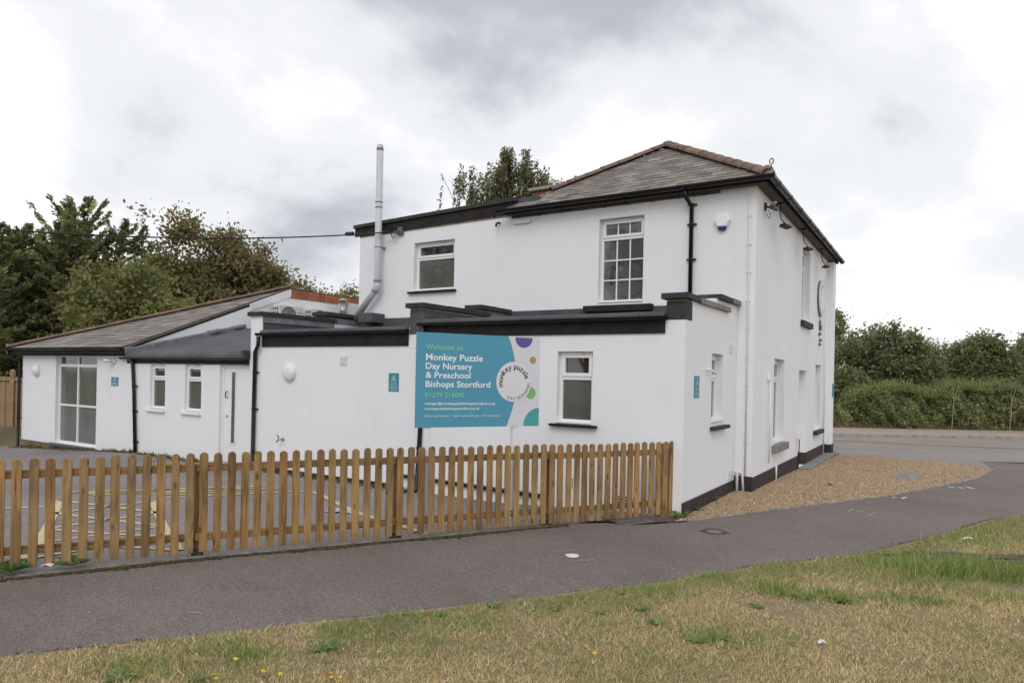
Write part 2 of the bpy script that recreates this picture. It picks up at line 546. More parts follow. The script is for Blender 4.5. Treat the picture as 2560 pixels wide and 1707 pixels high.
class MB:
    """collects shapes; T maps the shape's own coordinates to the parent's"""

    def __init__(self, T=None):
        self.v, self.f, self.T = [], [], T

    def _add(self, vs, fs):
        n = len(self.v)
        T = self.T
        self.v += [tuple(T(*p)) if T else tuple(p) for p in vs]
        self.f += [tuple(i + n for i in f) for f in fs]
        return self

    def box(self, x0, x1, y0, y1, z0, z1):
        vs = [(x0, y0, z0), (x1, y0, z0), (x1, y1, z0), (x0, y1, z0), (x0, y0, z1), (x1, y0, z1), (x1, y1, z1), (x0, y1, z1)]
        return self._add(vs, [(0, 3, 2, 1), (4, 5, 6, 7), (0, 1, 5, 4), (1, 2, 6, 5), (2, 3, 7, 6), (3, 0, 4, 7)])

    def hexa(self, vs):
        return self._add(vs, [(0, 3, 2, 1), (4, 5, 6, 7), (0, 1, 5, 4), (1, 2, 6, 5), (2, 3, 7, 6), (3, 0, 4, 7)])

    def quad(self, *p):
        return self._add(p, [tuple(range(len(p)))])

    def prism(self, poly, ax, c0, c1):
        """polygon of 2-D points extruded along axis ax (0,1,2) from c0 to c1"""
        n = len(poly)

        def P(p, c):
            q = list(p)
            q.insert(ax, c)
            return tuple(q)
        vs = [P(p, c0) for p in poly] + [P(p, c1) for p in poly]
        fs = [tuple(range(n))[::-1], tuple(range(n, 2 * n))] + [(i, (i + 1) % n, n + (i + 1) % n, n + i) for i in range(n)]
        return self._add(vs, fs)

    def tube(self, pts, r, n=10, cap=True):
        pts = [Vector(p) for p in pts]
        rs = r if isinstance(r, (list, tuple)) else [r] * len(pts)
        vs, fs = [], []
        up = None
        for i, p in enumerate(pts):
            t = (pts[min(i + 1, len(pts) - 1)] - pts[max(i - 1, 0)]).normalized()
            if up is None:
                up = t.orthogonal().normalized()
            else:
                up = (up - t * up.dot(t))
                up = up.normalized() if up.length > 1e-6 else t.orthogonal().normalized()
            s = t.cross(up)
            for k in range(n):
                a = 2 * math.pi * k / n
                vs.append(tuple(p + (up * math.cos(a) + s * math.sin(a)) * rs[i]))
        for i in range(len(pts) - 1):
            for k in range(n):
                k2 = (k + 1) % n
                fs.append((i * n + k, i * n + k2, (i + 1) * n + k2, (i + 1) * n + k))
        if cap:
            fs.append(tuple(range(n))[::-1])
            fs.append(tuple(range((len(pts) - 1) * n, len(pts) * n)))
        return self._add(vs, fs)

    def cyl(self, p0, p1, r, n=16):
        return self.tube([p0, p1], r, n)

    def lathe(self, prof, c, n=20, ax='z'):
        """profile (r, h) turned about an axis through c"""
        vs, fs = [], []
        for r, h in prof:
            for k in range(n):
                a = 2 * math.pi * k / n
                if ax == 'z':
                    vs.append((c[0] + r * math.cos(a), c[1] + r * math.sin(a), c[2] + h))
                else:
                    vs.append((c[0] + r * math.cos(a), c[1] - h, c[2] + r * math.sin(a)))
        m = len(prof)
        for i in range(m - 1):
            for k in range(n):
                k2 = (k + 1) % n
                fs.append((i * n + k, i * n + k2, (i + 1) * n + k2, (i + 1) * n + k))
        fs.append(tuple(range(n))[::-1])
        fs.append(tuple(range((m - 1) * n, m * n)))
        return self._add(vs, fs)

    def mesh(self, name, smooth=False):
        me = bpy.data.meshes.new(name)
        bm = bmesh.new()
        bv = [bm.verts.new(p) for p in self.v]
        for f in self.f:
            try:
                bm.faces.new([bv[i] for i in f])
            except ValueError:
                pass
        bmesh.ops.recalc_face_normals(bm, faces=bm.faces[:])
        bm.to_mesh(me)
        bm.free()
        if smooth:
            for p in me.polygons:
                p.use_smooth = len(p.vertices) == 4
        return me

    def build(self, name, mat, parent=None, smooth=False, bevel=0.0, label=None):
        me = self.mesh(name, smooth)
        me.materials.append(M(mat))
        o = bpy.data.objects.new(name, me)
        COL.objects.link(o)
        if parent:
            o.parent = parent
        if bevel:
            b = o.modifiers.new('bevel', 'BEVEL')
            b.width = bevel
            b.segments = 2
            b.limit_method = 'ANGLE'
        if label:
            o['label'] = label
        return o


def inst(name, me, parent=None, loc=(0, 0, 0), rot=(0, 0, 0), scale=(1, 1, 1)):
    o = bpy.data.objects.new(name, me)
    COL.objects.link(o)
    o.location, o.rotation_euler, o.scale = loc, rot, scale
    if parent:
        o.parent = parent
    return o


def np_mesh(name, verts, faces, cols, mat, parent=None, smooth=False):
    verts = np.asarray(verts, np.float32)
    faces = np.asarray(faces, np.int32)
    me = bpy.data.meshes.new(name)
    me.vertices.add(len(verts))
    me.vertices.foreach_set('co', verts.ravel())
    k = faces.shape[1]
    me.loops.add(faces.size)
    me.loops.foreach_set('vertex_index', faces.ravel())
    me.polygons.add(len(faces))
    me.polygons.foreach_set('loop_start', np.arange(0, faces.size, k, dtype=np.int32))
    if cols is not None:
        a = me.color_attributes.new('col', 'FLOAT_COLOR', 'POINT')
        c = np.ones((len(verts), 4), np.float32)
        c[:, :3] = cols
        a.data.foreach_set('color', c.ravel())
    me.update(calc_edges=True)
    if smooth:
        me.polygons.foreach_set('use_smooth', np.ones(len(faces), bool))
    me.materials.append(M(mat))
    o = bpy.data.objects.new(name, me)
    COL.objects.link(o)
    if parent:
        o.parent = parent
    return o


_txt = {}


def text_mb(s, size, bold=0.0, align='LEFT', space=1.0):
    """flat mesh of a line of text: vertices (x, y), faces"""
    key = (s, size, bold, align, space)
    if key in _txt:
        return _txt[key]
    cu = bpy.data.curves.new('t', 'FONT')
    cu.body = s
    cu.size = size
    cu.align_x = align
    cu.offset = bold
    cu.space_character = space
    cu.resolution_u = 3
    o = bpy.data.objects.new('t', cu)
    COL.objects.link(o)
    dg = bpy.context.evaluated_depsgraph_get()
    me = bpy.data.meshes.new_from_object(o.evaluated_get(dg))
    vs = [(v.co.x, v.co.y) for v in me.vertices]
    fs = [tuple(p.vertices) for p in me.polygons]
    bpy.data.objects.remove(o)
    bpy.data.curves.remove(cu)
    bpy.data.meshes.remove(me)
    _txt[key] = (vs, fs)
    return vs, fs


def fit_text(mb, s, x0, x1, z, d, bold=0.0, cap=None):
    """line of text from x0 to x1 on the baseline z, at depth d (own coordinates x, d, z)"""
    vs, fs = text_mb(s, 1.0, bold)
    w = max(v[0] for v in vs) - min(v[0] for v in vs)
    m = min(v[0] for v in vs)
    k = (x1 - x0) / w
    ky = k if cap is None else cap / 0.69
    mb._add([(x0 + (v[0] - m) * k, d, z + v[1] * ky) for v in vs], fs)


def arc_text(mb, s, cx, cz, r, a0, a1, size, d, inside=False, bold=0.0, sx=1.0):
    """letters around a circle; angles clockwise from the top, degrees"""
    widths = []
    for ch in s:
        if ch == ' ':
            widths.append(0.32)
            continue
        vs, _ = text_mb(ch, 1.0, bold)
        widths.append(max(v[0] for v in vs) - min(v[0] for v in vs) + 0.09)
    tot = sum(widths)
    acc = 0.0
    for ch, w in zip(s, widths):
        a = R(a0 + (a1 - a0) * (acc + w / 2) / tot)
        acc += w
        if ch == ' ':
            continue
        vs, fs = text_mb(ch, 1.0, bold)
        m = (max(v[0] for v in vs) + min(v[0] for v in vs)) / 2
        ca, sa = math.cos(a), math.sin(a)
        out = []
        for vx, vy in vs:
            lx, ly = (vx - m) * size * sx, vy * size
            if inside:
                rad = r - ly
                out.append((cx + rad * sa - lx * ca, d, cz + rad * ca + lx * sa))
            else:
                rad = r + ly
                out.append((cx + rad * sa + lx * ca, d, cz + rad * ca - lx * sa))
        mb._add(out, fs)


# wall frames: own coordinates (s along the wall, d into the wall, z up)
def wall_front(b):
    return lambda s, d, z: (s, b + d, z)


def wall_end(x0):
    return lambda s, d, z: (x0 - d, s, z)


def wall_mesh(mb, s0, s1, z0, z1, th, holes):
    """solid wall with rectangular openings (s0, s1, z0, z1)"""
    ss = sorted({s0, s1} | {h[0] for h in holes} | {h[1] for h in holes})
    zs = sorted({z0, z1} | {h[2] for h in holes} | {h[3] for h in holes})

    def hole(i, j):
        if i < 0 or j < 0 or i >= len(ss) - 1 or j >= len(zs) - 1:
            return True
        sm, zm = (ss[i] + ss[i + 1]) / 2, (zs[j] + zs[j + 1]) / 2
        return any(h[0] < sm < h[1] and h[2] < zm < h[3] for h in holes)
    for i in range(len(ss) - 1):
        for j in range(len(zs) - 1):
            if hole(i, j):
                continue
            a, b, c, e = ss[i], ss[i + 1], zs[j], zs[j + 1]
            mb.quad((a, 0, c), (b, 0, c), (b, 0, e), (a, 0, e))
            mb.quad((a, th, e), (b, th, e), (b, th, c), (a, th, c))
            if hole(i - 1, j):
                mb.quad((a, 0, e), (a, th, e), (a, th, c), (a, 0, c))
            if hole(i + 1, j):
                mb.quad((b, 0, c), (b, th, c), (b, th, e), (b, 0, e))
            if hole(i, j - 1):
                mb.quad((a, 0, c), (a, th, c), (b, th, c), (b, 0, c))
            if hole(i, j + 1):
                mb.quad((a, 0, e), (b, 0, e), (b, th, e), (a, th, e))


def frame_rect(mb, s0, s1, z0, z1, w, d0, d1, wt=None, wb=None):
    wt = w if wt is None else wt
    wb = w if wb is None else wb
    mb.box(s0, s0 + w, d0, d1, z0, z1)
    mb.box(s1 - w, s1, d0, d1, z0, z1)
    mb.box(s0 + w, s1 - w, d0, d1, z0, z0 + wb)
    mb.box(s0 + w, s1 - w, d0, d1, z1 - wt, z1)


def window(parent, T, s0, s1, z0, z1, ztr=None, depth=0.10, top='pane_dark', bot='pane_film', bars=None, sash_top=True, vent=True,
           sill=None, sill_mat='black_board', fw=0.055, white_sill=True, th=0.07):
    """white plastic window: outer frame, opening top light, fixed lower light; parts are children of the frame"""
    mb = MB(T)
    frame_rect(mb, s0, s1, z0, z1, fw, depth, depth + th)
    if ztr is not None:
        mb.box(s0 + fw, s1 - fw, depth + 0.001, depth + th - 0.001, ztr - 0.03, ztr + 0.03)
    fr = mb.build('window', 'white_plastic', parent, bevel=0.006)

    def light(a, b, c, e, mat, sash, bar):
        if sash:
            m = MB(T)
            frame_rect(m, a - 0.012, b + 0.012, c - 0.012, e + 0.012, 0.048, depth - 0.014, depth + 0.045)
            m.build('sash', 'white_plastic', fr, bevel=0.005)
            a, b, c, e = a + 0.036, b - 0.036, c + 0.036, e - 0.036
        m = MB(T)
        m.box(a - 0.004, b + 0.004, depth + 0.026, depth + 0.034, c - 0.004, e + 0.004)
        m.build('pane', mat, fr)
        if bar:
            nx, nz = bar
            for i in range(1, nx):
                m = MB(T)
                x = a + (b - a) * i / nx
                m.box(x - 0.011, x + 0.011, depth + 0.014, depth + 0.025, c, e)
                m.build('glazing_bar', 'white_plastic', fr)
            for i in range(1, nz):
                m = MB(T)
                z = c + (e - c) * i / nz
                m.box(a, b, depth + 0.012, depth + 0.023, z - 0.011, z + 0.011)
                m.build('glazing_bar', 'white_plastic', fr)
        return a, b, c, e
    if ztr is not None:
        light(s0 + fw, s1 - fw, ztr + 0.03, z1 - fw, top, sash_top, bars and (bars[0], 1))
        r = light(s0 + fw, s1 - fw, z0 + fw, ztr - 0.03, bot, False, bars)
    else:
        r = light(s0 + fw, s1 - fw, z0 + fw, z1 - fw, bot, False, bars)
    if vent:
        m = MB(T)
        c = (s0 + s1) / 2
        w = (s1 - s0) * 0.18
        m.box(c - w, c + w, depth - 0.03, depth - 0.0145, z1 - fw * 0.75, z1 - fw * 0.75 + 0.022)
        m.build('trickle_vent', 'white_plastic', fr, bevel=0.003)
    if white_sill:
        m = MB(T)
        m.box(s0 + 0.004, s1 - 0.004, -0.02, depth + 0.03, z0 - 0.002, z0 + 0.022)
        m.build('sill', 'white_plastic', fr, bevel=0.004)
    if sill:
        a, b, c, e, out = sill
        m = MB(T)
        m.box(a, b, -out, 0.03, c, e)
        m.build('sill', sill_mat, fr, bevel=0.006)
    # the room behind, so the opening is closed
    m = MB(T)
    m.box(s0 + 0.01, s1 - 0.01, depth + th + 0.02, depth + th + 0.03, z0 + 0.01, z1 - 0.01)
    m.build('blind', 'interior', fr)
    return fr, r


def gutter(name, parent, T, s0, s1, z, r=0.055, d=-0.075, mat='black_plastic', step=0.9):
    """half-round gutter with joints and brackets along a wall"""
    mb = MB(T)
    n = 10
    vs, fs = [], []
    for s in (s0, s1):
        for rr in (r, r * 0.88):
            for k in range(n + 1):
                a = math.pi + math.pi * k / n
                vs.append((s, d + rr * math.cos(a), z + rr * math.sin(a)))
    q = n + 1
    for k in range(n):
        fs += [(k, k + 1, 2 * q + k + 1, 2 * q + k), (q + k + 1, q + k, 3 * q + k, 3 * q + k + 1),
               (k, q + k, q + k + 1, k + 1), (2 * q + k, 2 * q + k + 1, 3 * q + k + 1, 3 * q + k)]
    for i in (0, n):
        fs.append((i, 2 * q + i, 3 * q + i, q + i))
    mb._add(vs, fs)
    # stop ends
    for s in (s0, s1):
        mb.prism([(d + r * 1.06 * math.cos(math.pi + math.pi * k / n), z + r * 1.06 * math.sin(math.pi + math.pi * k / n)) for k in range(n + 1)], 0, s - 0.012, s + 0.012)
    g = mb.build(name, mat, parent, smooth=False)
    m = max(1, int(abs(s1 - s0) / step))
    for i in range(m):
        s = s0 + (s1 - s0) * (i + 0.5) / m
        b = MB(T)
        b.prism([(d + r * 1.12 * math.cos(math.pi + math.pi * k / n), z + r * 1.12 * math.sin(math.pi + math.pi * k / n)) for k in range(n + 1)] + [(d + r * 0.9, z + 0.004), (d - r * 0.9, z + 0.004)], 0, s - 0.016, s + 0.016)
        b.build('bracket', mat, g)
    return g


def downpipe(parent, T, pts, r=0.034, brackets=(), mat='black_plastic', n=12):
    mb = MB(T)
    mb.tube(pts, r, n)
    p = mb.build('downpipe', mat, parent, smooth=True)
    for (s, d, z) in brackets:
        b = MB(T)
        b.cyl((s, d, z - 0.012), (s, d, z + 0.012), r * 1.16, n)
        b.box(s - r * 2.2, s + r * 2.2, d + r * 0.5, 0.004, z - 0.011, z + 0.011)
        b.build('pipe_clip', mat, p)
    return p

# ================================================================== THE SETTING
def flat_area(name, poly, off, mat, step=0.8, kind='structure', parent=None, hole=None):
    """a sheet over the polygon that follows the ground"""
    bm = bmesh.new()
    f = bm.faces.new([bm.verts.new((p[0], p[1], 0)) for p in poly])
    bmesh.ops.triangulate(bm, faces=[f])
    xs = [p[0] for p in poly]
    ys = [p[1] for p in poly]
    x = math.floor(min(xs)) + 0.013
    while x < max(xs):
        bmesh.ops.bisect_plane(bm, geom=bm.verts[:] + bm.edges[:] + bm.faces[:], plane_co=(x, 0, 0), plane_no=(1, 0, 0))
        x += step
    y = math.floor(min(ys)) + 0.017
    while y < max(ys):
        bmesh.ops.bisect_plane(bm, geom=bm.verts[:] + bm.edges[:] + bm.faces[:], plane_co=(0, y, 0), plane_no=(0, 1, 0))
        y += step
    for v in bm.verts:
        v.co.z = hf(v.co.x, v.co.y) + off
    bmesh.ops.recalc_face_normals(bm, faces=bm.faces[:])
    me = bpy.data.meshes.new(name)
    bm.to_mesh(me)
    bm.free()
    if me.polygons and sum(p.normal.z for p in me.polygons) < 0:
        me.flip_normals()
    me.materials.append(M(mat))
    o = bpy.data.objects.new(name, me)
    COL.objects.link(o)
    if parent:
        o.parent = parent
    if kind:
        o['kind'] = kind
    return o


def W(a, b, z=0.0):
    p = ORG + UU * a + VV * b
    return (p.x, p.y, z)


def F(s, t=0.0, z=0.0):
    p = FP0 + FD * s + FN * t
    return (p.x, p.y, z)


# ground sheet out to the horizon, just under everything else
def build_ground():
    xs = np.concatenate([[-600, -200, -80], np.arange(-40, 40.1, 1.0), [80, 200, 600]])
    ys = np.concatenate([[-600, -200, -60], np.arange(-20, 50.1, 1.0), [90, 200, 700]])
    vs, fs = [], []
    for y in ys:
        for x in xs:
            near = abs(x) <= 40 and -20 <= y <= 50
            vs.append((x, y, (hf(x, y) if near else -0.2) - 0.10))
    nx = len(xs)
    for j in range(len(ys) - 1):
        for i in range(nx - 1):
            fs.append((j * nx + i, j * nx + i + 1, (j + 1) * nx + i + 1, (j + 1) * nx + i))
    o = np_mesh('ground', vs, fs, None, 'ground')
    o['kind'] = 'structure'


build_ground()

NEAR_EDGE = [(-14.0, -0.45), (-6.0, 2.72), (-2.915, 3.949), (-0.528, 4.883), (-0.084, 5.083), (0.93, 5.521), (1.587, 5.817), (2.202, 6.192), (3.386, 6.678),
             (4.75, 7.606), (5.922, 8.50), (6.85, 9.05), (9.6, 10.6), (15.0, 13.4)]
FAR_EDGE = [(-14.0, 0.53), (-4.032, 5.446), (-2.99, 6.06), (-1.348, 6.87), (-0.14, 7.47), (0.709, 7.92), (1.10, 8.02), (1.441, 7.93), (2.03, 8.13),
            (3.108, 8.78), (5.755, 10.355), (8.6, 12.75), (10.29, 14.61)]
path_poly = NEAR_EDGE + [(14.5, 15.0), (12.2, 15.9), (11.1, 16.1)] + FAR_EDGE[::-1]
flat_area('path', path_poly, 0.0, 'tarmac_path')
flat_area('grass_verge', NEAR_EDGE + [(28, 17), (32, -9), (-14, -9)], 0.022, 'turf', step=0.5)
GRAVEL = [(1.98, 8.12), (2.17, 8.20), (3.108, 8.80), (5.755, 10.375), (8.6, 12.77), (10.29, 14.62), (10.15, 15.4), (9.6, 16.15), (8.9, 16.55), (7.95, 17.2), (5.5, 15.3), (2.0, 9.0)]
flat_area('gravel_bed', GRAVEL, 0.012, 'gravel_bed', step=0.6)
ROAD = [(-6, 23.6), (-6, 17.5), (7.0, 17.9), (7.95, 17.18), (8.9, 16.53), (9.6, 16.13), (10.15, 15.4), (10.29, 14.63), (11.1, 16.08), (12.2, 15.88), (14.5, 15.0), (40, 9.0), (60, 10), (60, 25.2), (17.283, 23.094), (10.528, 22.698)]
flat_area('road', ROAD, -0.004, 'tarmac_road', step=2.0)
flat_area('footway', [(-6, 23.45), (10.52, 22.75), (17.27, 23.15), (60, 25.3), (60, 28), (19.305, 25.95), (11.858, 25.6), (-6, 26.0)], 0.10, 'footway', step=2.0)
flat_area('verge_strip', [(-6, 26.0), (11.858, 25.6), (19.305, 25.95), (60, 28), (60, 34), (-6, 34)], 0.11, 'turf', step=2.0)
# line of dirt and leaves along the middle of the bend, and a worn island at its mouth
flat_area('dirt_line', [(8.6, 21.95), (9.95, 21.05), (11.9, 20.36), (14.66, 19.48), (20, 18.2), (34, 16), (34, 16.7), (20, 18.65), (14.7, 19.8), (11.9, 20.55), (10.0, 21.2), (8.7, 22.05)], 0.004, 'dirt_strip', step=1.0)
flat_area('island_strip', [(10.95, 16.15), (12.2, 15.86), (13.6, 15.1), (16, 13.9), (20, 12.9), (20, 13.3), (16, 14.5), (13.4, 15.5), (12.3, 16.15)], 0.03, 'dirt_strip', step=1.0)
CARPARK = [F(-14, -0.15), F(1.7, -0.12), (0.98, 8.08), (1.35, 8.16), (1.75, 8.28), W(0.06, 0.05), W(8, 0.10), W(13, 0.10), W(18, 0.10), W(22, 0.8), W(34, 2.0), W(40, -14)]
CARPARK = [(p[0], p[1]) for p in CARPARK]
flat_area('car_park', CARPARK, -0.004, 'tarmac_yard', step=0.7)


def kerb_run(name, pts, length, width, height, z0, mat, joint=0.008, kind='structure'):
    """a run of kerb stones, each its own piece"""
    root = empty(name, (pts[0][0], pts[0][1], 0))
    root['kind'] = kind
    P = [Vector((p[0], p[1], 0)) for p in pts]
    for i in range(len(P) - 1):
        a, b = P[i], P[i + 1]
        L = (b - a).length
        n = max(1, round(L / length))
        d = (b - a).normalized()
        ang = math.atan2(d.y, d.x)
        mb = MB()
        l = L / n - joint
        mb.box(-l / 2, l / 2, -width / 2, width / 2, -0.12, height)
        me = mb.mesh('kerb_stone')
        me.materials.append(M(mat))
        for k in range(n):
            c = a + d * (L * (k + 0.5) / n)
            o = inst('kerb_stone', me, root, (c.x - root.location.x, c.y - root.location.y, hf(c.x, c.y) + z0 + random.uniform(-0.004, 0.004)), (0, 0, ang + random.uniform(-0.004, 0.004)))
            bv = o.modifiers.new('bevel', 'BEVEL')
            bv.width = 0.008
            bv.segments = 2
    return root


kerb_run('road_kerb', [(-3, 23.35), (10.528, 22.698), (17.283, 23.094), (30, 23.7)], 0.915, 0.13, 0.105, 0.0, 'concrete')
kerb_run('path_edging', [(-6.0, 2.72), (-2.915, 3.949), (-0.084, 5.083), (1.62, 5.835)], 0.915, 0.045, 0.018, 0.0, 'concrete')
kerb_run('gravel_edging', [(2.13, 8.17), (3.108, 8.79), (5.755, 10.365), (8.6, 12.76), (10.28, 14.6)], 0.915, 0.045, 0.018, 0.0, 'edging_pale')
kerb_run('fence_edging', [(-9.0, 2.98), (-4.032, 5.446 + .03), (-2.99, 6.09), (-1.348, 6.90), (-0.14, 7.50), (0.70, 7.94)], 0.915, 0.05, 0.016, 0.0, 'edging_dirty')


def marking(name, polys, mat, off=0.0045, lab=None):
    bm = MB()
    for poly in polys:
        # subdivide long strips so they follow the ground
        a = [Vector((p[0], p[1], 0)) for p in poly]
        if len(a) == 4:
            n = max(1, int(max((a[1] - a[0]).length, (a[2] - a[3]).length) / 0.35))
            for i in range(n):
                q = [a[0].lerp(a[1], i / n), a[0].lerp(a[1], (i + 1) / n), a[3].lerp(a[2], (i + 1) / n), a[3].lerp(a[2], i / n)]
                bm.quad(*[(v.x, v.y, hf(v.x, v.y) + off) for v in q])
        else:
            bm.quad(*[(v.x, v.y, hf(v.x, v.y) + off) for v in a])
    o = bm.build(name, mat)
    o['kind'] = 'structure'
    return o


def strip(p, q, w):
    p, q = Vector(p[:2]), Vector(q[:2])
    d = (q - p).normalized()
    n = Vector((-d.y, d.x)) * w / 2
    return [tuple(p - n), tuple(q - n), tuple(q + n), tuple(p + n)]


def gp(px, py, z=-0.06):
    p = on_ground(px, py, z)
    return (p.x, p.y)


# yellow cross-hatched bay seen through the pickets
def build_markings():
    s = 2352 / 680

    def g0(x, y):
        return gp(x / s, 1080 + y / s, -0.05)

    def g6(x, y):
        return gp(620 + x / s, 1080 + y / s, -0.05)
    L0, L1 = g0(215, 1130), g0(525, 540)
    R0, R1 = g0(1540, 1060), g0(1325, 545)
    polys = [strip(L0, L1, 0.10), strip(R0, R1, 0.10)]
    lv = [Vector(L0), Vector(L1)]
    rv = [Vector(R0), Vector(R1)]
    n = 4
    for i in range(n):
        a, b = i / n, (i + 1) / n
        polys.append(strip(lv[0].lerp(lv[1], a), rv[0].lerp(rv[1], b), 0.07))
        polys.append(strip(rv[0].lerp(rv[1], a), lv[0].lerp(lv[1], b), 0.07))
    marking('bay_hatching', polys, 'yellow_paint')
    polys = []
    for i in range(4):
        y = 430 + i * 22
        polys.append(strip(g0(620 + i * 60, 470 + i * 10), g0(1900 + i * 120, 500 - i * 25), 0.06))
    polys.append(strip(g0(545, 478), g0(2330, 418), 0.07))
    polys.append(strip(g0(1330, 450), g6(260, 440), 0.06))
    polys.append(strip(g0(1430, 520), g6(560, 462), 0.06))
    marking('far_bay_hatching', polys, 'yellow_paint', 0.0055)
    marking('bay_edge_line', [strip(g6(1470, 895), g6(575, 470), 0.09)], 'yellow_paint', 0.005)
    marking('bay_line', [strip(g0(-200, 610), g0(495, 588), 0.05)], 'white_paint', 0.005)
    # surveyors' spray marks on the path
    sp = []
    for a, b in (((1383, 1379), (1439, 1374)), ((1426, 1404), (1485, 1399))):
        sp.append(strip(gp(*a, 0), gp(*b, 0), 0.022))
    marking('spray_line', sp, 'spray_faint', 0.004)
    c = Vector(gp(1431, 1389, 0))
    marking('spray_spot', [[(c.x + 0.062 * math.cos(t) * (1 + .12 * math.sin(3 * t)), c.y + 0.078 * math.sin(t) * (1 + .1 * math.cos(2 * t))) for t in np.linspace(0, 2 * math.pi, 22)[:-1]]], 'spray_paint', 0.004)

    def g18(x, y):
        return gp(1880 + x / s, 1080 + y / s, -0.01)
    sp = [strip(g18(1700, 455), g18(1750, 468), 0.05), strip(g18(1780, 460), g18(1835, 470), 0.07), strip(g18(1850, 455), g18(1925, 473), 0.06),
          strip(g18(1295, 578), g18(1335, 565), 0.04), strip(g18(1210, 568), g18(1245, 564), 0.04)]
    marking('spray_dashes', sp, 'white_paint', 0.004)
    sp = [strip(g18(830, 695), g18(880, 668), 0.03), strip(g18(905, 688), g18(980, 700), 0.05), strip(g18(945, 665), g18(1075, 688), 0.03),
          strip(g18(985, 655), g18(1020, 660), 0.05), strip(g18(1010, 722), g18(1085, 700), 0.03), strip(g18(835, 705), g18(950, 715), 0.025)]
    marking('spray_letters', sp, 'spray_faint', 0.004)
    sp = [strip(gp(473, 1531, 0), gp(503, 1533, 0), 0.02)]
    marking('scuff_mark', sp, 'spray_faint', 0.004)


build_markings()


def build_covers():
    # small round cover in its dark patch on the path
    c = on_ground(1785, 1330)
    flat_area('tar_patch', [tuple(on_ground(*p)[:2]) for p in ((1746, 1326), (1772, 1320.5), (1802, 1323.5), (1825, 1333), (1802, 1335), (1775, 1335), (1760, 1330))], 0.004, 'patch_tar')
    mb = MB()
    mb.lathe([(0.088, 0.005), (0.088, 0.009), (0.080, 0.010), (0.078, 0.008), (0.0, 0.008)], (c.x, c.y, 0), 28)
    o = mb.build('inspection_cover', 'iron_cover')
    tag(o, 'small round grey inspection cover set in a dark tar patch on the path', 'cover')
    # stone slab in the gravel
    q = [on_ground(*p, -0.04) for p in ((2241, 1181), (2311, 1187), (2293, 1199), (2227, 1191))]
    mb = MB()
    z = hf(q[0].x, q[0].y)
    mb.hexa([(p.x, p.y, z - 0.02) for p in q] + [(p.x, p.y, z + 0.045) for p in q])
    o = mb.build('paving_slab', 'slab_green', bevel=0.01)
    tag(o, 'flat grey stone slab lying in the gravel bed', 'slab')
    # iron grating and bare soil at the foot of the last fence panel
    flat_area('soil_patch', [(0.72, 7.97), (1.10, 8.05), (1.44, 7.96), (2.02, 8.15), (2.05, 8.40), (1.75, 8.30), (1.35, 8.20), (0.95, 8.12)], 0.012, 'soil', step=0.3)
    g = empty('drain_grating', (1.47, 8.06, 0.0), FA)
    mb = MB()
    frame_rect_xy(mb, -0.22, 0.22, -0.085, 0.085, 0.018, 0.0, 0.018)
    mb.build('frame', 'iron_cover', g)
    for i in range(9):
        mb = MB()
        x = -0.176 + i * 0.044
        mb.hexa([(x - 0.02, -0.068, 0.002), (x - 0.005, -0.068, 0.002), (x + 0.02, 0.068, 0.002), (x + 0.005, 0.068, 0.002),
                 (x - 0.02, -0.068, 0.02), (x - 0.005, -0.068, 0.02), (x + 0.02, 0.068, 0.02), (x + 0.005, 0.068, 0.02)])
        mb.build('bar', 'iron_cover', g)
    tag(g, 'rusty slotted drain grating in bare soil below the end of the picket fence', 'grating')


def frame_rect_xy(mb, x0, x1, y0, y1, w, z0, z1):
    mb.box(x0, x0 + w, y0, y1, z0, z1)
    mb.box(x1 - w, x1, y0, y1, z0, z1)
    mb.box(x0 + w, x1 - w, y0, y0 + w, z0, z1)
    mb.box(x0 + w, x1 - w, y1 - w, y1, z0, z1)


build_covers()

# ================================================================== BUILDINGS (own axes: x to the right along the long wall, y back, z up)
BROT = YAW - math.pi / 2
XL = wall_front


